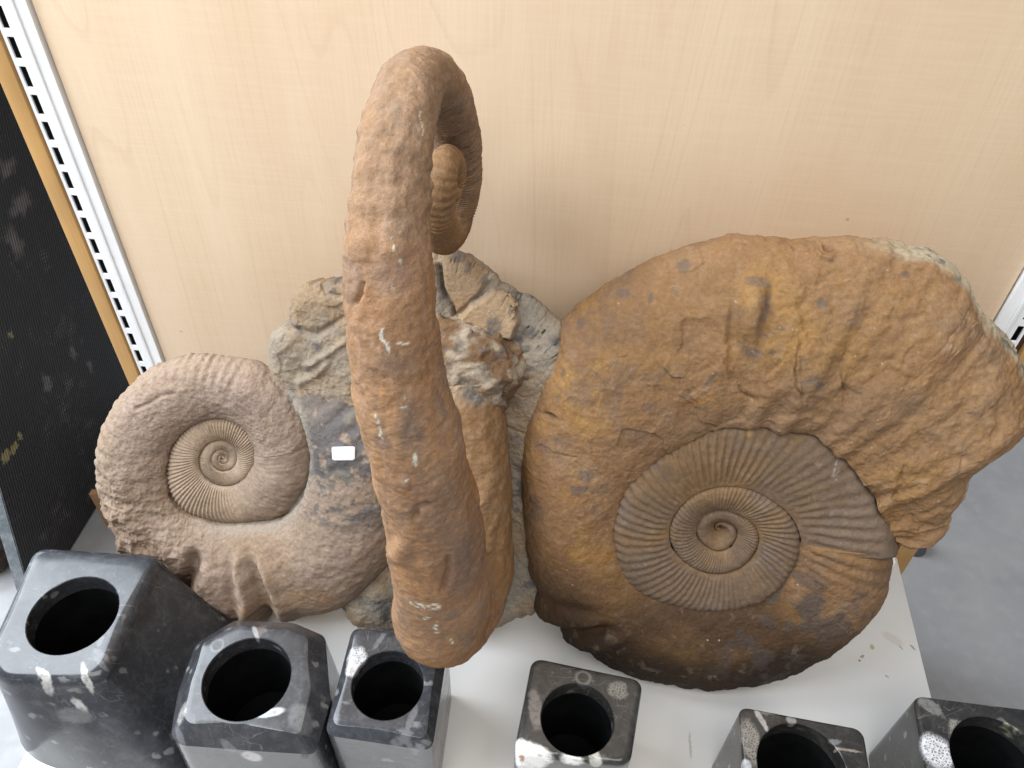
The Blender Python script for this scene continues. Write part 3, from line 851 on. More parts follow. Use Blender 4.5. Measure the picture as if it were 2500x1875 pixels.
def r_col_body(V, px, S, T, d):
    col = pigments(V, RB, RO, RG, RP, 60.0)
    up_ = sstep(560, 640, S)
    col = mixc(col, up_ * 0.35, lin((166, 130, 92)))
    # lower whorl: brown stain, with underside shade deepened in the pigment
    col = mixc(col, up_ * sstep(0.0, 0.35, fbm(V, 9, 4, 0.55, 66.0)) * 0.4, lin((134, 108, 92)))
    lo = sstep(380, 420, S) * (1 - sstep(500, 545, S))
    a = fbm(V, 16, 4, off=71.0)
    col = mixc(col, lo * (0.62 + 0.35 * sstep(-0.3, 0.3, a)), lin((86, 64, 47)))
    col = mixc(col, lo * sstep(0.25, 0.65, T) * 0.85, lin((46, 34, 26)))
    col = mixc(col, (1 - sstep(372, 395, S)) * 0.55, lin((134, 104, 80)))
    g = fbm(V, 55, 4, off=77.0)
    col = mixc(col, sstep(372, 385, S) * (1 - sstep(430, 470, S)) * sstep(0.15, 0.35, g) * 0.6, lin((84, 78, 80)))
    # slate-grey flakes
    for p, r, an in (((855, 660), (30, 5), -48), ((765, 710), (6, 4), 60), ((745, 175), (16, 16), 0), ((1060, 250), (32, 12), 10), ((1100, 360), (8, 40), 15), ((1040, 550), (24, 11), 0), ((600, 320), (6, 14), 0), ((705, 290), (4, 14), -40),
                     ((215, 640), (6, 13), 10), ((165, 828), (13, 7), 25), ((590, 780), (13, 8), 0), ((1120, 545), (9, 9), 0), ((1340, 340), (12, 14), 0), ((300, 420), (8, 16), 20), ((320, 1080), (22, 14), 0), ((290, 1140), (26, 10), -10), ((1700, 215), (14, 7), 20), ((2000, 460), (5, 12), -15), ((480, 300), (16, 10), 0), ((1290, 660), (20, 10), -30), ((1330, 690), (12, 18), -30)):
        w_ = blob(px + 6 * np.stack([fbm(V, 160, 3), fbm(V, 160, 3, off=50.)], 1), c4(p), r, an, 0.25)
        col = mixc(col, w_ * 0.6, lin((112, 101, 100)) if r[1] > 5.5 else lin((84, 92, 100)))
    col = mixc(col, blob(px, c4((1030, 335)), (9, 16), 0, 0.8) * 0.45, lin((190, 158, 112)))  # highlight on the boss painted into the pigment
    col = mixc(col, np.exp(-(line_d(px, c4([(730, 775), (850, 740), (960, 745)])) / 9) ** 2) * sstep(-0.2, 0.2, fbm(V, 60, 3)) * 0.45, lin((190, 130, 62)))
    # pale broken rim of the aperture
    rim = sstep(0.93, 0.985, T + 0.02 * fbm(V, 60, 3)) * sstep(652, 668, S)
    rim = np.maximum(rim, sstep(0.90, 0.97, T + 0.03 * fbm(V, 60, 3)) * sstep(716, 724, S))
    col = mixc(col, rim * 0.85, lin((196, 186, 168)))
    col = mixc(col, rim * sstep(0.25, 0.45, fbm(V, 90, 3, off=4.)) * 0.8, lin((98, 98, 104)))
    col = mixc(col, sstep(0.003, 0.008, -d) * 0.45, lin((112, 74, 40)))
    # a few white flecks
    for p in SPK: 
        w_ = np.where((np.abs(px - p[:2]) < 8).all(1))[0]
        if len(w_): col[w_] = mixc(col[w_], blob(px[w_], p[:2], (p[2], p[3]), p[4], 0.4) * 0.8, lin((208, 200, 186)))
    return col


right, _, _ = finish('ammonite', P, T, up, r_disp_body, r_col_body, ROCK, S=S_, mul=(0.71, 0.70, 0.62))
fchild(right); rin.parent = right
right['label'] = 'largest ochre brown ammonite with a broad broken mouth'

# ---- grey rock that joins the three
mo = [cm(p) for p in [(100, 480), (125, 440), (195, 400), (185, 340), (205, 275), (245, 248), (340, 240), (430, 238)]] + [np.array(p) for p in [(930, 648), (1010, 634)]] + \
     [cm(p) for p in [(800, 125), (900, 118), (1000, 170), (1060, 235), (1150, 310), (1240, 375), (1290, 430)]] + [np.array(p, float) for p in [(1420, 880), (1430, 1100), (1425, 1300), (1390, 1450)]] + \
     [c3(p) for p in [(1020, 1350), (900, 1372), (820, 1412)]] + [np.array(p, float) for p in [(1120, 1545), (1040, 1552)]] + [c3(p) for p in [(370, 1440), (250, 1430), (130, 1400), (85, 1330)]] + \
     [np.array(p, float) for p in [(780, 1380), (700, 1250), (690, 1100), (660, 960)]]
mo = np.array(mo); ctr = np.array([1010., 1080.])
al = np.linspace(0, 1, 1000, endpoint=False)
cl = np.vstack([mo, mo[:1]]); L = np.concatenate([[0], np.cumsum(np.linalg.norm(np.diff(cl, axis=0), axis=1))]); L /= L[-1]
ring = np.stack([np.interp(al, L, cl[:, 0]), np.interp(al, L, cl[:, 1])], 1)
th = al * 2 * np.pi
rr_ = np.stack([np.cos(th) * 9, np.sin(th) * 9, th * 0], 1)
ring = ctr + (ring - ctr) * (1 + 0.020 * fbm(rr_, 3.0, 4, 0.6, 6.0))[:, None]
rows = np.concatenate([np.linspace(0.02, 0.93, 200), np.linspace(0.935, 1.0, 22)])
P = []
for f_ in rows:
    h = 0.012 * np.sqrt(max(0, 1 - max(0, (f_ - 0.9) / 0.1) ** 2))
    P.append(on_slab(ctr + (ring - ctr) * f_, 0) + h * SN)
for f_, h in ((0.995, -0.012), (0.97, -0.03), (0.90, -0.042), (0.5, -0.045), (0.02, -0.045)):
    P.append(on_slab(ctr + (ring - ctr) * f_, 0) + h * SN)
P = np.array(P); V = P.reshape(-1, 3); Q = grid_quads(len(P), 1000, True)
N = vnormals(V, Q)
if N[100 * 1000] @ SN < 0: N = -N; Q = Q[:, ::-1]
px = pix(V); front = np.repeat(np.arange(len(P)) < len(rows), 1000)
Wp = V + 0.014 * np.stack([fbm(V, 30, 3, off=o_) for o_ in (1., 7., 13.)], 1)
v1, e1 = cells(Wp, 22, 15.0); v2, e2 = cells(Wp, 58, 18.0)
d = 0.0014 * v1 * sstep(0, .3, e1) + 0.0011 * v2 * sstep(0, .15, e2) + 0.005 * fbm(V, 20, 5, 0.55, 44.0) + 0.0012 * fbm(V, 110, 3, 0.6, 2.0)
d *= np.repeat(np.concatenate([1 - 0.6 * sstep(0.9, 1.0, rows), [0.5] * 5]), 1000)
pl = poly_sd(px, cs([(425, 1090), (480, 940), (620, 780), (830, 645), (960, 700), (1040, 800), (1110, 950), (1060, 1110), (760, 1050), (560, 1130)]))
d = np.where(front, d * (1 - 0.75 * sstep(-4, 14, pl)) + 0.013 * sstep(-5, 9, pl), d)
pl2 = poly_sd(px, cs([(320, 330), (560, 300), (830, 520), (700, 700), (480, 900), (400, 800), (340, 600)]))
d = np.where(front, d * (1 - 0.7 * sstep(-4, 14, pl2)) + 0.006 * sstep(-5, 9, pl2), d)
d = np.where(front, d - 0.010 * np.exp(-(line_d(px, cs([(300, 420), (330, 640), (440, 830), (460, 950)])) / 7) ** 2), d)
# the curled ridge of the upper left corner and the lumps at the bottom
for ln, a_, w_ in (([(350, 590), (300, 640), (230, 670)], .006, 9), ([(420, 500), (330, 560), (260, 600)], .005, 9), ([(200, 440), (300, 470), (410, 400)], -.006, 8), ([(330, 250), (345, 290), (400, 300)], -.005, 7)):
    d = np.where(front, d + 0.55 * a_ * np.exp(-(line_d(px, cm(ln)) / w_) ** 2), d)
d += 0.006 * blob(px, c3((230, 1290)), (70, 60), 0, 0.8) - 0.005 * blob(px, c3((330, 1340)), (30, 50), 0, 0.6)
d += front * 0.012 * sstep(1150, 1330, px[:, 0]) * (1 - sstep(900, 1150, px[:, 1]))
V = V + N * d[:, None]
a = fbm(V, 18, 5, 0.55, 81.0); b_ = fbm(V, 45, 5, 0.6, 84.0); g_ = fbm(V, 120, 4, 0.6, 88.0)
col = np.tile(lin((172, 156, 138)), (len(V), 1))
col = mixc(col, sstep(-0.1, 0.35, a) * 0.6, lin((178, 142, 102)))
col = mixc(col, sstep(0.05, 0.4, -a) * 0.55, lin((158, 153, 144)))
col = mixc(col, sstep(0.2, 0.34, b_ + 0.35 * g_) * 0.55, lin((124, 118, 116)))
col = mixc(col, sstep(0.40, 0.5, b_ + 0.35 * g_) * 0.5, lin((92, 94, 100)))
col = mixc(col, sstep(-4, 10, pl) * 0.8, lin((192, 156, 118))); col = mixc(col, sstep(-4, 10, pl2) * 0.7, lin((176, 138, 98)))
wp = px + 8 * np.stack([fbm(V, 90, 4), fbm(V, 90, 4, off=50.)], 1)
for p, r, an in (((880, 950), (16, 22), 0), ((850, 1020), (10, 12), 0), ((625, 1000), (10, 16), 10), ((1010, 1080), (10, 8), 0), ((490, 335), (20, 12), 0), ((575, 440), (5, 15), -10), ((740, 545), (14, 6), -20), ((940, 1280), (11, 6), 0), ((870, 1350), (9, 8), 0), ((1210, 1390), (16, 8), -15), ((1160, 1480), (14, 7), 30), ((1190, 1185), (12, 8), 0)):
    col = mixc(col, blob(wp, cs(p), r, an, 0.4) * 0.6, lin((88, 90, 96)))
col = mixc(col, blob(px, cs((805, 540)), (8, 5), -30, 0.3), lin((225, 220, 212)))
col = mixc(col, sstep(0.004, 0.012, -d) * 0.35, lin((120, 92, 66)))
cidx = len(V); V = np.vstack([V, V[:1000].mean(0), V[-1000:].mean(0)]); col = np.vstack([col, col[:1000].mean(0), col[-1000:].mean(0)])
r0 = np.arange(1000); r1 = r0 + (len(P) - 1) * 1000
tris = np.vstack([np.stack([np.full(1000, cidx), np.roll(r0, -1), r0], 1), np.stack([np.full(1000, cidx + 1), r1, np.roll(r1, -1)], 1)])
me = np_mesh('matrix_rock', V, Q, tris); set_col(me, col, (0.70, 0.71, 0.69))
mat_rock = fchild(link('matrix_rock', me, ROCK_ROUGH)); mat_rock['label'] = 'grey broken rock holding the ammonites together'

# ---- central ammonite standing edge-on: a tube swept along an open hook and coil
TK = [  # px, py, depth (y world, or w on the slab if tagged), radius in px
    (c3((640, 215)), ('w', 0.020), 88), (c3((655, 380)), ('w', 0.028), 94), (c3((668, 650)), ('w', 0.040), 100), (c3((680, 900)), ('w', 0.052), 106), (c3((672, 1120)), ('w', 0.064), 110), (c3((640, 1270)), ('w', 0.080), 114),
    (c3((578, 1350)), ('y', -0.250), 116), (c3((548, 1240)), ('y', -0.282), 118), (c3((520, 1020)), ('y', -0.300), 119), (c3((470, 800)), ('y', -0.312), 117), (c3((412, 550)), ('y', -0.316), 117), (c3((352, 300)), ('y', -0.314), 116),
    (c3((317, 50)), ('y', -0.308), 110), (c2((283, 1080)), ('y', -0.298), 110), (c2((278, 860)), ('y', -0.285), 107), (c2((286, 620)), ('y', -0.268), 100), (c2((312, 400)), ('y', -0.245), 91), (c2((356, 235)), ('y', -0.210), 80), (c2((425, 150)), ('y', -0.165), 66),
    (c2((484, 190)), ('y', -0.125), 64), (c2((537, 300)), ('y', -0.088), 60), (c2((577, 440)), ('y', -0.062), 54), (c2((596, 600)), ('y', -0.052), 50), (c2((584, 750)), ('y', -0.052), 48), (c2((546, 872)), ('y', -0.070), 47), (c2((508, 850)), ('y', -0.102), 45),
    (c2((496, 720)), ('y', -0.128), 43), (c2((506, 590)), ('y', -0.132), 40), (c2((528, 512)), ('y', -0.116), 35), (c2((556, 530)), ('y', -0.096), 33), (c2((572, 610)), ('y', -0.080), 31), (c2((566, 700)), ('y', -0.084), 29), (c2((545, 720)), ('y', -0.100), 26),
    (c2((540, 650)), ('y', -0.108), 22), (c2((558, 610)), ('y', -0.098), 19), (c2((566, 650)), ('y', -0.092), 14)]
K = []; KR = []
for p, (kind, val), r in TK:
    q = on_slab([p], val)[0] if kind == 'w' else ony([p], val)[0]
    dep = (q - CAM) @ RC[:, 2]
    K.append(q); KR.append(r / FPX * dep)
K = np.array(K); KR = np.array(KR)
cs_ = np.concatenate([[0], np.cumsum(np.linalg.norm(np.diff(K, axis=0), axis=1))])
n_ = 1500; m_ = 150
s_ = np.linspace(0, cs_[-1], n_)
for _ in range(1):
    CP = spl(np.column_stack([cs_, K]), s_); RR = spl(np.column_stack([cs_, KR]), s_)[:, 0]
    ker = np.ones(61) / 61
    pad = lambda a: np.pad(a, ((30, 30), (0, 0)), mode='edge')
    CP = np.stack([np.convolve(pad(CP)[:, k_], ker, 'valid') for k_ in range(3)], 1)
    RR = np.convolve(np.pad(RR, 30, mode='edge'), ker, 'valid')
TG = np.gradient(CP, axis=0); TG /= np.linalg.norm(TG, axis=1, keepdims=True)
axis = np.array([1.0, 0.0, 0.0])
B = np.cross(TG, axis); B /= np.linalg.norm(B, axis=1, keepdims=True)          # in the coil plane, outwards or inwards
A = np.cross(B, TG)
a_ = np.linspace(0, 2 * np.pi, m_, endpoint=False)
SSs = np.repeat(s_, m_); AA = np.tile(a_, n_)
endr = np.ones(n_); endr[-60:] = np.sqrt(np.clip(1 - np.linspace(0, 1, 60) ** 2, 0, 1)); 
rad = (RR * endr)
P = CP[:, None, :] + rad[:, None, None] * (np.cos(a_)[None, :, None] * A[:, None, :] + np.sin(a_)[None, :, None] * B[:, None, :])
V = P.reshape(-1, 3); N = (P - CP[:, None, :]).reshape(-1, 3); N /= np.linalg.norm(N, axis=1, keepdims=True) + 1e-12
px = pix(V); RV = np.repeat(RR, m_)
d = 0.0030 * fbm(V, 22, 4, 0.5, 101.0) + 0.0016 * fbm(V, 85, 5, 0.66, 104.0)
# stretched wear along the tube
U3 = np.stack([SSs * 14, np.cos(AA) * 1.6 * RV / 0.05, np.sin(AA) * 1.6 * RV / 0.05], 1)
d += 0.0017 * fbm(U3, 1.8, 4, 0.55, 12.0)
frac = SSs / s_[-1]
sk = cs_ / cs_[-1]                                  # arc fraction of the control points
coil = sstep(sk[13], sk[15], frac)
ribn = np.cos(2 * np.pi * SSs / (0.0115 - 0.0045 * sstep(sk[17], sk[26], frac)))
side_ = 0.25 + 0.75 * sstep(0.35, 0.8, np.abs(np.cos(AA)))
side_ = np.where(frac > sk[19], 1.0, side_)
d += coil * ribn * side_ * np.where(frac > sk[23], 0.0026, np.where(frac > sk[19], 0.0026, 0.0008)) * (0.5 + 0.8 * np.clip(fbm(V, 30, 2, off=8.0) + 0.4, 0, 1)) * np.clip(RV / 0.03, 0.35, 1)
# rows of worn knobs on the upper shaft
kn = sstep(sk[12], sk[14], frac) * (1 - sstep(sk[18], sk[19], frac))
for ln in ([c2((300, 480)), c2((300, 570)), c2((305, 700)), c2((310, 760)), c2((300, 850)), c2((290, 930))], [c2((200, 400)), c2((160, 560)), c2((150, 740)), c2((140, 900)), c2((130, 960))]):
    for p in ln:
        j = np.where((frac > sk[12]) & (frac < sk[18]), blob(px, p, (26, 19), 0, 0.95), 0)
        facing = (N @ (CAM - V.mean(0)) > 0)
        d += 0.0016 * j * facing
facing = ((CAM - V) * N).sum(1) > 0
fr = facing & (frac > sk[6]) & (frac < sk[19])
dn = np.where(fr, np.exp(-(line_d(px, c3([(470, 850), (430, 860), (420, 900)])) / 9) ** 2), 0); d -= 0.004 * dn
dn = np.where(fr, np.exp(-(line_d(px, c3([(580, 1100), (575, 1170), (545, 1250)])) / 6) ** 2), 0); d -= 0.0035 * dn
dn = np.where(fr, blob(px, c3((545, 1130)), (22, 40), 0, 0.5), 0); d -= 0.002 * dn
dn = np.where(fr, np.exp(-(line_d(px, c2([(160, 1090), (150, 1140), (130, 1180)])) / 4) ** 2), 0); d -= 0.003 * dn
d += np.where(fr, 0.005 * blob(px, c3((340, 1070)), (26, 22), 0, 0.8), 0)
# broken mouth
mouth = 1 - sstep(sk[0], sk[1], frac)
v1, e1 = cells(V, 45, 31.0)
d += mouth * (0.006 * v1 + 0.004 * fbm(V, 60, 3, off=7.0))
d += (1 - sstep(sk[3], sk[5], frac)) * 0.0035 * fbm(V, 34, 4, off=6.0)
d *= np.clip(RV / 0.022, 0.2, 1)
V = V + N * d[:, None]
Q = grid_quads(n_, m_, True)
NN = vnormals(V, Q)
if (NN * N).sum(1).mean() < 0: Q = Q[:, ::-1]
base = lin((164, 122, 90))
col = pigments(V, base, lin((170, 118, 72)), lin((128, 106, 96)), lin((180, 144, 120)), 120.0)
st_ = fbm(U3 * [1, 2.4, 2.4], 2.0, 5, 0.6, 55.0)
col = mixc(col, sstep(0.05, 0.4, st_) * 0.5, lin((182, 132, 86)))
col = mixc(col, sstep(0.1, 0.4, -st_) * 0.4, lin((150, 116, 96)))
col = mixc(col, coil * 0.5, lin((146, 122, 104)))
col = mixc(col, sstep(sk[21], sk[25], frac) * 0.6, lin((156, 112, 66)))
col = mixc(col, sstep(sk[22], sk[24], frac) * sstep(0.1, 0.9, -ribn) * 0.25, lin((112, 82, 56)))
col = mixc(col, (1 - sstep(sk[4], sk[6], frac)) * 0.6, lin((146, 110, 72)))
col = mixc(col, mouth * 0.8, lin((182, 156, 132)))
wp = px + 7 * np.stack([fbm(V, 150, 3), fbm(V, 150, 3, off=50.)], 1)
WH = lin((222, 218, 208))
for ln, w_ in (([(265, 0), (262, 55), (285, 90), (290, 125)], 3.2), ([(290, 78), (330, 74), (395, 74)], 2.4), ([(218, 415), (238, 470), (262, 545)], 2.2), ([(350, 390), (375, 388)], 4.5), ([(412, 615), (408, 640), (420, 655)], 5.0), ([(405, 1300), (440, 1315), (490, 1325), (530, 1328)], 5.5),
               ([(465, 1378), (485, 1375)], 4.0), ([(515, 1410), (518, 1450)], 5), ([(555, 1475), (590, 1500), (610, 1510)], 2.5), ([(375, 335), (375, 340)], 3), ([(380, 725), (378, 750)], 3.5)):
    k_ = (1 - sstep(w_ * 0.5, w_ * 1.3, line_d(wp, c3(ln)))) * sstep(-0.25, 0.05, fbm(V, 260, 3, off=3.0))
    col = mixc(col, np.where(fr, k_, 0) * 0.9, WH)
for ln, w_ in (([(322, 985), (324, 1000)], 4.5), ([(295, 1110), (296, 1115)], 3.5), ([(280, 880), (300, 950)], 1.2), ([(415, 320), (430, 430)], 1.3)):
    col = mixc(col, np.where(fr, 1 - sstep(w_ * 0.5, w_ * 1.3, line_d(wp, c2(ln))), 0) * 0.8, WH)
for p, r, an, cc in ((c3((395, 470)), (24, 55), 5, lin((118, 100, 92))), (c3((330, 180)), (40, 30), 0, lin((132, 108, 92))), (c2((280, 1050)), (60, 40), 10, lin((138, 110, 98))), (c2((330, 830)), (30, 40), 0, lin((150, 124, 104))), (c3((640, 1120)), (40, 70), 10, lin((126, 102, 94))),
                     (c3((560, 880)), (60, 80), 0, lin((146, 116, 98)))):
    col = mixc(col, np.where(fr, blob(wp, p, r, an, 0.7), 0) * 0.6, cc)
col = mixc(col, np.where(~fr & (frac < sk[4]), blob(wp, c3((700, 320)), (32, 26), 30, 0.6), 0) * 0.8, lin((112, 108, 108)))
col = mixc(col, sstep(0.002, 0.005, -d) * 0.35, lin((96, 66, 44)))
tris = []
for row, flip in ((0, 0), (n_ - 1, 1)):
    ring_ = np.arange(m_) + row * m_
    cen = V[ring_].mean(0)
    if row == 0: cen = cen - TG[0] * 0.022
    V = np.vstack([V, cen]); col = np.vstack([col, lin((178, 154, 132))[None] if row == 0 else col[ring_].mean(0)[None]])
    tr = np.stack([np.full(m_, len(V) - 1), np.roll(ring_, -1), ring_], 1); tris.append(tr if not flip else tr[:, ::-1])
me = np_mesh('hooked_ammonite', V, Q, np.vstack(tris)); set_col(me, col, (0.77, 0.795, 0.745))
tube = fchild(link('hooked_ammonite', me, ROCK)); tube['label'] = 'reddish tan hook shaped ammonite standing out edge-on in the middle'

# rubble packed above the broken mouth
bm = bmesh.new(); bmesh.ops.create_icosphere(bm, subdivisions=6, radius=1.0)
U = np.array([v.co[:] for v in bm.verts]); q = on_slab([c3((640, 190))], 0.020)[0]
v1, _ = cells(U, 2.6, 3.0)
E1 = np.array([1., 0, 0])
loc = U * (1 + 0.09 * v1 + 0.16 * fbm(U, 2.2, 4, 0.5, 4.0) + 0.03 * ridged(U * [1, 1.6, 1], 5.0, 4))[:, None]
Vr = q + loc[:, :1] * E1 * 0.058 + loc[:, 1:2] * SV * 0.048 + loc[:, 2:3] * SN * 0.032
for v, p in zip(bm.verts, Vr): v.co = p
me = bpy.data.meshes.new('broken_mouth'); bm.to_mesh(me); bm.free(); me.polygons.foreach_set('use_smooth', np.ones(len(me.polygons), bool))
k = sstep(-0.15, 0.3, fbm(Vr, 60, 4, off=9.0))[:, None]
colr = (1 - k) * lin((140, 104, 74)) + k * lin((190, 168, 146)); colr = mixc(colr, sstep(0.2, 0.4, fbm(Vr, 110, 3, off=2.)) * 0.6, lin((112, 104, 100)))
set_col(me, colr); br = link('broken_mouth', me, ROCK_ROUGH); br.parent = tube

# white sticker on the grey chamber
sx = c1(np.array([(1265, 604), (1383, 602), (1383, 672), (1268, 673)]))
gx, gy = np.meshgrid(np.linspace(0, 1, 13), np.linspace(0, 1, 9))
gp = (sx[0] * (1 - gx)[..., None] + sx[1] * gx[..., None]) * (1 - gy)[..., None] + (sx[3] * (1 - gx)[..., None] + sx[2] * gx[..., None]) * gy[..., None]
gp = gp.reshape(-1, 2)
ppx = pix(LEFT_V[:-2]); near = np.where((np.abs(ppx[:, 0] - 838) < 60) & (np.abs(ppx[:, 1] - 1107) < 50))[0]
near = near[((LEFT_V[near] - SO) @ SN) > 0.004]
wv_ = (LEFT_V[near] - SO) @ SN
wl = np.zeros(len(gp))
for k_, p in enumerate(gp):
    dd = ((ppx[near] - p) ** 2).sum(1); wt = np.exp(-dd / (2 * 9.0 ** 2)) + 1e-9
    wl[k_] = (wt * wv_).sum() / wt.sum()
A_ = np.column_stack([np.ones(len(gp)), gp - gp.mean(0), (gp - gp.mean(0)) ** 2]); cf = np.linalg.lstsq(A_, wl, rcond=None)[0]; wl = A_ @ cf
mxx = 0.0
for k_, p in enumerate(gp):
    s2 = near[((ppx[near] - p) ** 2).sum(1) < 36]
    if len(s2): mxx = max(mxx, (((LEFT_V[s2] - SO) @ SN) - wl[k_]).max())
wl = wl + mxx * 0.6 + 0.0004
G = np.array([on_slab([p], w_)[0] for p, w_ in zip(gp, wl)])
# round the corners
gi = np.column_stack([gx.ravel(), gy.ravel()]); cpt = G.reshape(9, 13, 3)
idx = np.arange(117).reshape(9, 13)
G[idx[0, 0]] += 0.22 * (G[idx[1, 1]] - G[idx[0, 0]]); G[idx[0, 12]] += 0.22 * (G[idx[1, 11]] - G[idx[0, 12]]); G[idx[8, 0]] += 0.5 * (G[idx[7, 1]] - G[idx[8, 0]]); G[idx[8, 12]] += 0.5 * (G[idx[7, 11]] - G[idx[8, 12]])
me = np_mesh('sticker', G, grid_quads(9, 13, False))
st = link('sticker', me, plain('white_paper', (0.86, 0.87, 0.87), 0.5, 200, 0.02)); st.parent = left
md = st.modifiers.new('thick', 'SOLIDIFY'); md.thickness = 0.0004; md.offset = 0

# ------------------------------------------------------------------ marble pen holders
def rounded(poly, r, n=144):
    """fillet each corner of a polygon and resample it evenly"""
    poly = np.asarray(poly, float); out = []
    k = len(poly); rs = r if hasattr(r, '__len__') else [r] * k
    for i in range(k):
        a, b, c = poly[i - 1], poly[i], poly[(i + 1) % k]
        u = (a - b) / np.linalg.norm(a - b); v_ = (c - b) / np.linalg.norm(c - b)
        l_ = min(rs[i] * 1.0, 0.48 * min(np.linalg.norm(a - b), np.linalg.norm(c - b)))
        p0 = b + u * l_; p1 = b + v_ * l_
        for t_ in np.linspace(0, 1, 9): out.append((1 - t_) ** 2 * p0 + 2 * t_ * (1 - t_) * b + t_ ** 2 * p1)
    out = np.array(out); cl_ = np.vstack([out, out[:1]])
    L_ = np.concatenate([[0], np.cumsum(np.linalg.norm(np.diff(cl_, axis=0), axis=1))]); s = np.linspace(0, L_[-1], n, endpoint=False)
    return np.stack([np.interp(s, L_, cl_[:, 0]), np.interp(s, L_, cl_[:, 1])], 1)


HOLE = [0.0]


def inset(ring, b):
    L_ = np.linalg.norm(ring, axis=1, keepdims=True)
    return ring * (np.maximum(L_ - b, HOLE[0] + 0.0026) / L_ if b < 0.03 else 1)


def holder(label, top, H, hole_c, hole_r, mat_args, corner=0.008, bevel=0.006, drop=None, base=None, round_bevel=True, flare=1.0):
    """top: outer pixel outline (clockwise) of the block just below its top edge"""
    drop = bevel if drop is None else drop
    hc = onz([hole_c], H)[0]; HOLE[0] = hole_r
    P2 = onz(top, H - drop)[:, :2]
    org = np.array([hc[0], hc[1]])
    outer = rounded(P2 - org, corner)
    cen = outer.mean(0)
    bs = cen + (outer - cen) * flare if base is None else rounded(onz(base, 0.0)[:, :2] - org, corner)
    if base is not None:
        # start both rings at the same bearing
        a0 = np.arctan2(*(outer[0] - cen)[::-1]); ab = np.arctan2((bs - bs.mean(0))[:, 1], (bs - bs.mean(0))[:, 0])
        bs = np.roll(bs, -int(np.argmin(np.abs(np.angle(np.exp(1j * (ab - a0)))))), 0)
    rings = [np.column_stack([inset(bs, 0.0012), np.zeros(144)]), np.column_stack([bs, np.full(144, 0.0012)])]
    for f_ in np.linspace(0.08, 1, 10)[:-1]: rings.append(np.column_stack([bs + (outer - bs) * f_, np.full(144, 0.0012 + (H - drop - 0.0012) * f_)]))
    rings.append(np.column_stack([outer, np.full(144, H - drop)]))
    steps = 7 if round_bevel else 1
    for k_ in range(1, steps + 1):
        a = k_ / steps * math.pi / 2
        f_, g_ = ((1 - math.cos(a)), math.sin(a)) if round_bevel else (1, 1)
        rings.append(np.column_stack([inset(outer, bevel * f_), np.full(144, H - drop + drop * g_)]))
    inn = inset(outer, bevel)
    if not round_bevel:      # tiny softening of the chamfer crest
        rings[-1][:, 2] -= 0.0004; rings.append(np.column_stack([inset(outer, bevel + 0.0012), np.full(144, H)]))
        inn = inset(outer, bevel + 0.0012)
    ang = np.arctan2(outer[:, 1], outer[:, 0])
    circ = np.stack([np.cos(ang), np.sin(ang)], 1)
    for f_ in (0.35, 0.7): rings.append(np.column_stack([inn + (circ * (hole_r + 0.0008) - inn) * f_, np.full(144, H)]))
    rings.append(np.column_stack([circ * (hole_r + 0.0008), np.full(144, H)]))
    rings.append(np.column_stack([circ * hole_r, np.full(144, H - 0.0008)]))
    for z_ in (0.84, 0.5, 0.25, 0.12): rings.append(np.column_stack([circ * hole_r, np.full(144, H * z_)]))
    V = np.vstack(rings); Q = grid_quads(len(rings), 144, True)
    sgn = np.cross(outer[0] - cen, outer[10] - cen)
    if sgn < 0: Q = Q[:, ::-1]
    cb = len(V); V = np.vstack([V, [[0, 0, H * 0.12]], [[cen[0], cen[1], 0]]])
    rl = (len(rings) - 1) * 144 + np.arange(144); rf = np.arange(144)
    tr = np.vstack([np.stack([np.full(144, cb), rl, np.roll(rl, -1)], 1), np.stack([np.full(144, cb + 1), np.roll(rf, -1), rf], 1)])
    if sgn < 0: tr = tr[:, ::-1]
    nb = (len(rings) - 4) * 144
    me = np_mesh('pen_holder', V, Q, tr); mi_ = np.array([1 if min(p.vertices) >= nb else 0 for p in me.polygons], np.int32)
    me.set_sharp_from_angle(angle=math.radians(28))
    mk = []
    for kind, p, r, an, colr, *rest in mat_args.pop('px_marks', []):
        z_ = H if kind == 'top' else kind
        if isinstance(kind, tuple):          # on a side: plane y = const is not known, use height
            z_ = kind[0]
        q_ = onz([p], z_)[0]
        mk.append(((q_[0] - org[0], q_[1] - org[1], z_), r, an, colr, *rest))
    mt = marble(mat_args.pop('name'), marks=mk, **mat_args)
    o = link('pen_holder', me, [mt, BORE]); me.polygons.foreach_set('material_index', mi_); o.location = (org[0], org[1], 0.0005)
    o['label'] = label; o['category'] = 'pen holder'; o['group'] = 'black marble pen holders in front of the fossil'
    return o


def k6(p): return np.asarray(p, float) / 2.6024 + [0, 1300]
def k3(p): return np.asarray(p, float) / 3.0301 + [400, 1480]
def k4(p): return np.asarray(p, float) / 5.53 + [1230, 1580]
def k5(p): return np.asarray(p, float) / 2.873 + [1730, 1650]


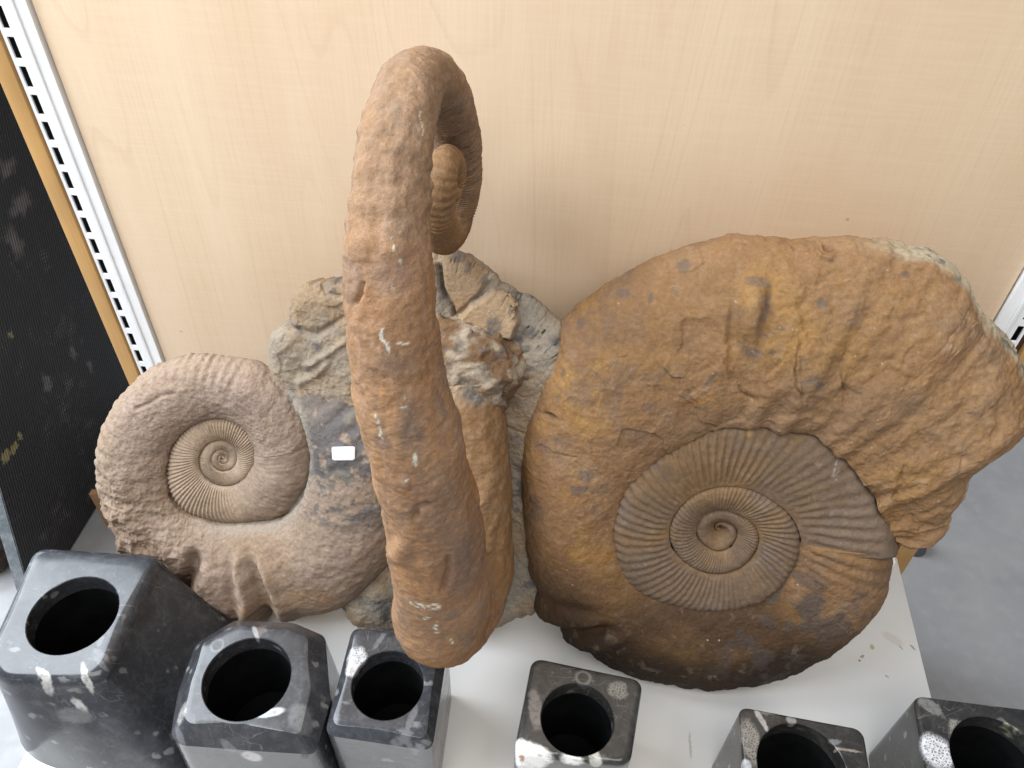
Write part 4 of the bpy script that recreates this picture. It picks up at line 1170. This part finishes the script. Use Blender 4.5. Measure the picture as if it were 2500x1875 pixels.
BORE = plain('raw_bore_in_shade', (0.0022, 0.0026, 0.0028), 0.7, 60, 0.6, 0.0, 0.0, 0.15)  # unpolished bore, blackened to carry the shade inside the hole
SHW = (0.38, 0.37, 0.355); SHG = (0.11, 0.11, 0.115)
holder('tall tapering black marble pen holder at far left with white shell streaks on its front', k6(np.array([(245, 120), (1055, 168), (690, 985), (400, 1000), (30, 985), (-90, 850)])), 0.135, k6((465, 522)), 0.0415,
       dict(name='black_marble_white_streaks', seed=1.0, haze=0.55, tint=(0.075, 0.08, 0.09), px_marks=[
           ('top', k6((275, 900)), (0.004, 0.009, 0.02), 60, SHW, 0.008), ('top', k6((270, 960)), (0.006, 0.005, 0.02), 0, SHW, 0.010), ('top', k6((540, 930)), (0.016, 0.0035, 0.02), -55, SHW, 0.006), ('top', k6((640, 775)), (0.010, 0.003, 0.01), -25, SHG, 0.004), ('top', k6((640, 830)), (0.012, 0.0022, 0.01), -30, SHG, 0.004),
           ('top', k6((640, 690)), (0.0025, 0.006, 0.01), 10, SHG, 0.003), (0.10, k6((480, 1065)), (0.018, 0.004, 0.012), -30, SHW, 0.006), (0.09, k6((480, 1160)), (0.016, 0.006, 0.012), 5, SHG, 0.010), (0.06, k6((270, 1330)), (0.006, 0.004, 0.01), 0, SHW, 0.004), (0.105, k6((205, 1005)), (0.008, 0.002, 0.01), -10, (0.45, 0.27, 0.1), 0.003)]),
       corner=0.016, bevel=0.013, drop=0.014, base=[(185, 1500), (640, 1560), (470, 1950), (280, 1930), (80, 1855), (40, 1800)])
holder('squat chamfered black marble pen holder with a pale ring beside its hole', k3(np.array([(530, 106), (240, 275), (105, 640), (52, 950), (110, 1030), (700, 1075), (1120, 1100), (1235, 700), (1195, 225), (965, 126)])), 0.130, k3((615, 533)), 0.0398,
       dict(name='black_marble_pale_ring', seed=2.0, haze=0.6, tint=(0.085, 0.085, 0.09), px_marks=[
           ('top', k3((395, 293)), (0.0062, 0.0068, 0.01), 0, (0.13, 0.135, 0.14), 0.001, 'ring'), ('top', k3((720, 160)), (0.0045, 0.010, 0.01), 0, (0.11, 0.095, 0.09), 0.006), ('top', k3((680, 200)), (0.002, 0.012, 0.01), 35, (0.25, 0.24, 0.24), 0.003), ('top', k3((1010, 830)), (0.010, 0.014, 0.02), 40, SHG, 0.010), ('top', k3((790, 790)), (0.012, 0.004, 0.01), 20, (0.40, 0.42, 0.45), 0.005),
           (0.10, k3((660, 1120)), (0.014, 0.0035, 0.01), -15, SHW, 0.002), (0.105, k3((410, 1115)), (0.011, 0.003, 0.01), 0, (0.38, 0.37, 0.16), 0.005), (0.115, k3((480, 1040)), (0.009, 0.003, 0.01), -25, SHG, 0.003), (0.118, k3((120, 980)), (0.012, 0.003, 0.01), -50, SHG, 0.003), ('top', k3((110, 790)), (0.006, 0.010, 0.012), 0, (0.3, 0.29, 0.28), 0.008, 'coral')]),
       corner=0.006, bevel=0.016, drop=0.018, round_bevel=False, flare=1.08)
holder('square black marble pen holder under the fossil hook with a branching pale vein', k3(np.array([(1398, 158), (2112, 240), (1985, 1075), (1188, 955)])), 0.130, k3((1657, 580)), 0.0330,
       dict(name='black_marble_branching_vein', seed=3.0, haze=0.62, tint=(0.08, 0.085, 0.095), px_marks=[
           ('top', k3((1825, 850)), (0.003, 0.016, 0.012), -12, SHG, 0.005), ('top', k3((1730, 985)), (0.012, 0.004, 0.012), 25, SHG, 0.004), ('top', k3((1830, 1030)), (0.012, 0.003, 0.012), -40, SHG, 0.004), (0.115, k3((1800, 1100)), (0.012, 0.0025, 0.012), 30, SHG, 0.004), ('top', k3((1600, 250)), (0.0025, 0.012, 0.01), -22, SHG, 0.005),
           ('top', k3((1420, 380)), (0.010, 0.010, 0.01), 20, (0.42, 0.42, 0.43), 0.006, 'coral'), ('top', k3((1395, 460)), (0.007, 0.008, 0.01), 0, (0.40, 0.38, 0.38), 0.006), (0.1, k3((1240, 1130)), (0.004, 0.010, 0.02), 10, SHW, 0.005), (0.11, k3((1670, 1080)), (0.004, 0.002, 0.01), 0, SHG, 0.002)]),
       corner=0.010, bevel=0.008, drop=0.010, round_bevel=False)
h4 = holder('greyish black marble pen holder standing alone with a white shell patch on its corner', k4(np.array([(378, 160), (1880, 475), (1700, 1640), (125, 1480)])), 0.130, k4((993, 965)), 0.0330,
       dict(name='grey_black_marble_white_patch', seed=4.0, base=(0.026, 0.025, 0.024), haze=0.7, tint=(0.085, 0.080, 0.074), px_marks=[
           ('top', k4((430, 1455)), (0.020, 0.0085, 0.020), -22, (0.74, 0.73, 0.71), 0.006), (0.125, k4((190, 1440)), (0.008, 0.011, 0.016), 0, (0.76, 0.75, 0.74), 0.004), (0.11, k4((330, 1630)), (0.022, 0.008, 0.018), -10, (0.74, 0.73, 0.71), 0.005), ('top', k4((1010, 1590)), (0.016, 0.006, 0.014), -18, (0.74, 0.73, 0.71), 0.005), (0.12, k4((215, 1520)), (0.004, 0.0025, 0.01), 20, (0.35, 0.14, 0.07), 0.006),
           ('top', k4((1240, 1520)), (0.005, 0.010, 0.012), 25, (0.42, 0.41, 0.36), 0.004), ('top', k4((1070, 415)), (0.0075, 0.007, 0.01), 0, (0.16, 0.15, 0.14), 0.001, 'ring'), ('top', k4((1540, 590)), (0.009, 0.008, 0.01), 0, (0.18, 0.17, 0.15), 0.010, 'coral'), ('top', k4((430, 830)), (0.006, 0.018, 0.01), 15, (0.16, 0.14, 0.13), 0.012)], rough=0.17),
       corner=0.012, bevel=0.007)
holder('dark marble pen holder near the right with a striped fossil beside its hole', k5(np.array([(205, 222), (1078, 385), (1128, 690), (1160, 960), (262, 900), (236, 640)])), 0.130, (1958, 1874), 0.0385,
       dict(name='dark_marble_striped_fossil', seed=5.0, base=(0.020, 0.019, 0.018), haze=0.6, tint=(0.075, 0.068, 0.062), px_marks=[
           ('top', k5((300, 470)), (0.008, 0.020, 0.01), 12, (0.20, 0.18, 0.16), 0.010, 'coral'), ('top', k5((370, 310)), (0.0025, 0.012, 0.01), 28, (0.30, 0.28, 0.26), 0.004), ('top', k5((580, 313)), (0.0045, 0.004, 0.01), 0, (0.22, 0.21, 0.20), 0.004), ('top', k5((260, 625)), (0.005, 0.005, 0.01), 0, (0.34, 0.34, 0.36), 0.005), ('top', k5((960, 520)), (0.014, 0.0012, 0.01), 0, (0.22, 0.19, 0.16), 0.004)], rough=0.17),
       corner=0.010, bevel=0.004)
holder('dark marble pen holder at the right end with a white coral patch beside its hole', k5(np.array([(1425, 146), (2360, 262), (2560, 900), (1540, 840)])), 0.130, k5((2040, 610)), 0.0410,
       dict(name='dark_marble_coral_patch', seed=6.0, base=(0.018, 0.018, 0.018), haze=0.6, tint=(0.07, 0.066, 0.062), px_marks=[
           ('top', k5((1600, 530)), (0.0135, 0.015, 0.01), 20, (0.56, 0.56, 0.58), 0.006, 'coral'), ('top', k5((2100, 385)), (0.011, 0.006, 0.03), -20, (0.50, 0.47, 0.33), 0.006), ('top', k5((1760, 390)), (0.010, 0.010, 0.01), 30, (0.20, 0.19, 0.17), 0.010, 'coral'), ('top', k5((1560, 220)), (0.012, 0.006, 0.01), -40, (0.15, 0.145, 0.14), 0.012)], rough=0.17),
       corner=0.010, bevel=0.004)

# small printed paper label wrapped low on the right front edge of the fourth holder
fr_ = onz([k4((1700, 1640))], 0.12)[0]
g0 = onz([k4((1615, 1600))], 0.118)[0]
bm = bmesh.new(); box(bm, -0.012, 0.012, -0.0004, 0.0, -0.011, 0.011)
q0 = onz([k4((125, 1480))], 0.12)[0]; dx_ = (fr_ - q0); yaw = math.atan2(dx_[1], dx_[0])
lab = bm_obj('paper_label', bm, plain('cream_paper', (0.72, 0.70, 0.60), 0.6, 200, 0.03), h4)
lp = fr_ - dx_ / np.linalg.norm(dx_) * 0.0175
lab.location = Vector((lp[0], lp[1], 0.1065)) - Vector(h4.location) + Vector((math.sin(yaw) * 0.0006, -math.cos(yaw) * 0.0006, 0)); lab.rotation_euler = (0, math.radians(-14), yaw)
cu = bpy.data.curves.new('printed_text', 'FONT'); cu.body = 'IMPORTED'; cu.size = 0.0042; cu.align_x = 'CENTER'; cu.align_y = 'CENTER'; cu.extrude = 0.00005
tx = bpy.data.objects.new('printed_text', cu); C.objects.link(tx); tx.parent = lab; tx.location = (0.0, -0.00055, 0.0065); tx.rotation_euler = (math.pi / 2, 0, 0)
bpy.context.view_layer.update()
tme = bpy.data.meshes.new_from_object(tx.evaluated_get(bpy.context.evaluated_depsgraph_get()))
bpy.data.objects.remove(tx)
tx = link('printed_text', tme, plain('black_ink', (0.02, 0.02, 0.02), 0.7), lab); tx.location = (0.0, -0.00055, 0.0065); tx.rotation_euler = (math.pi / 2, 0, 0)
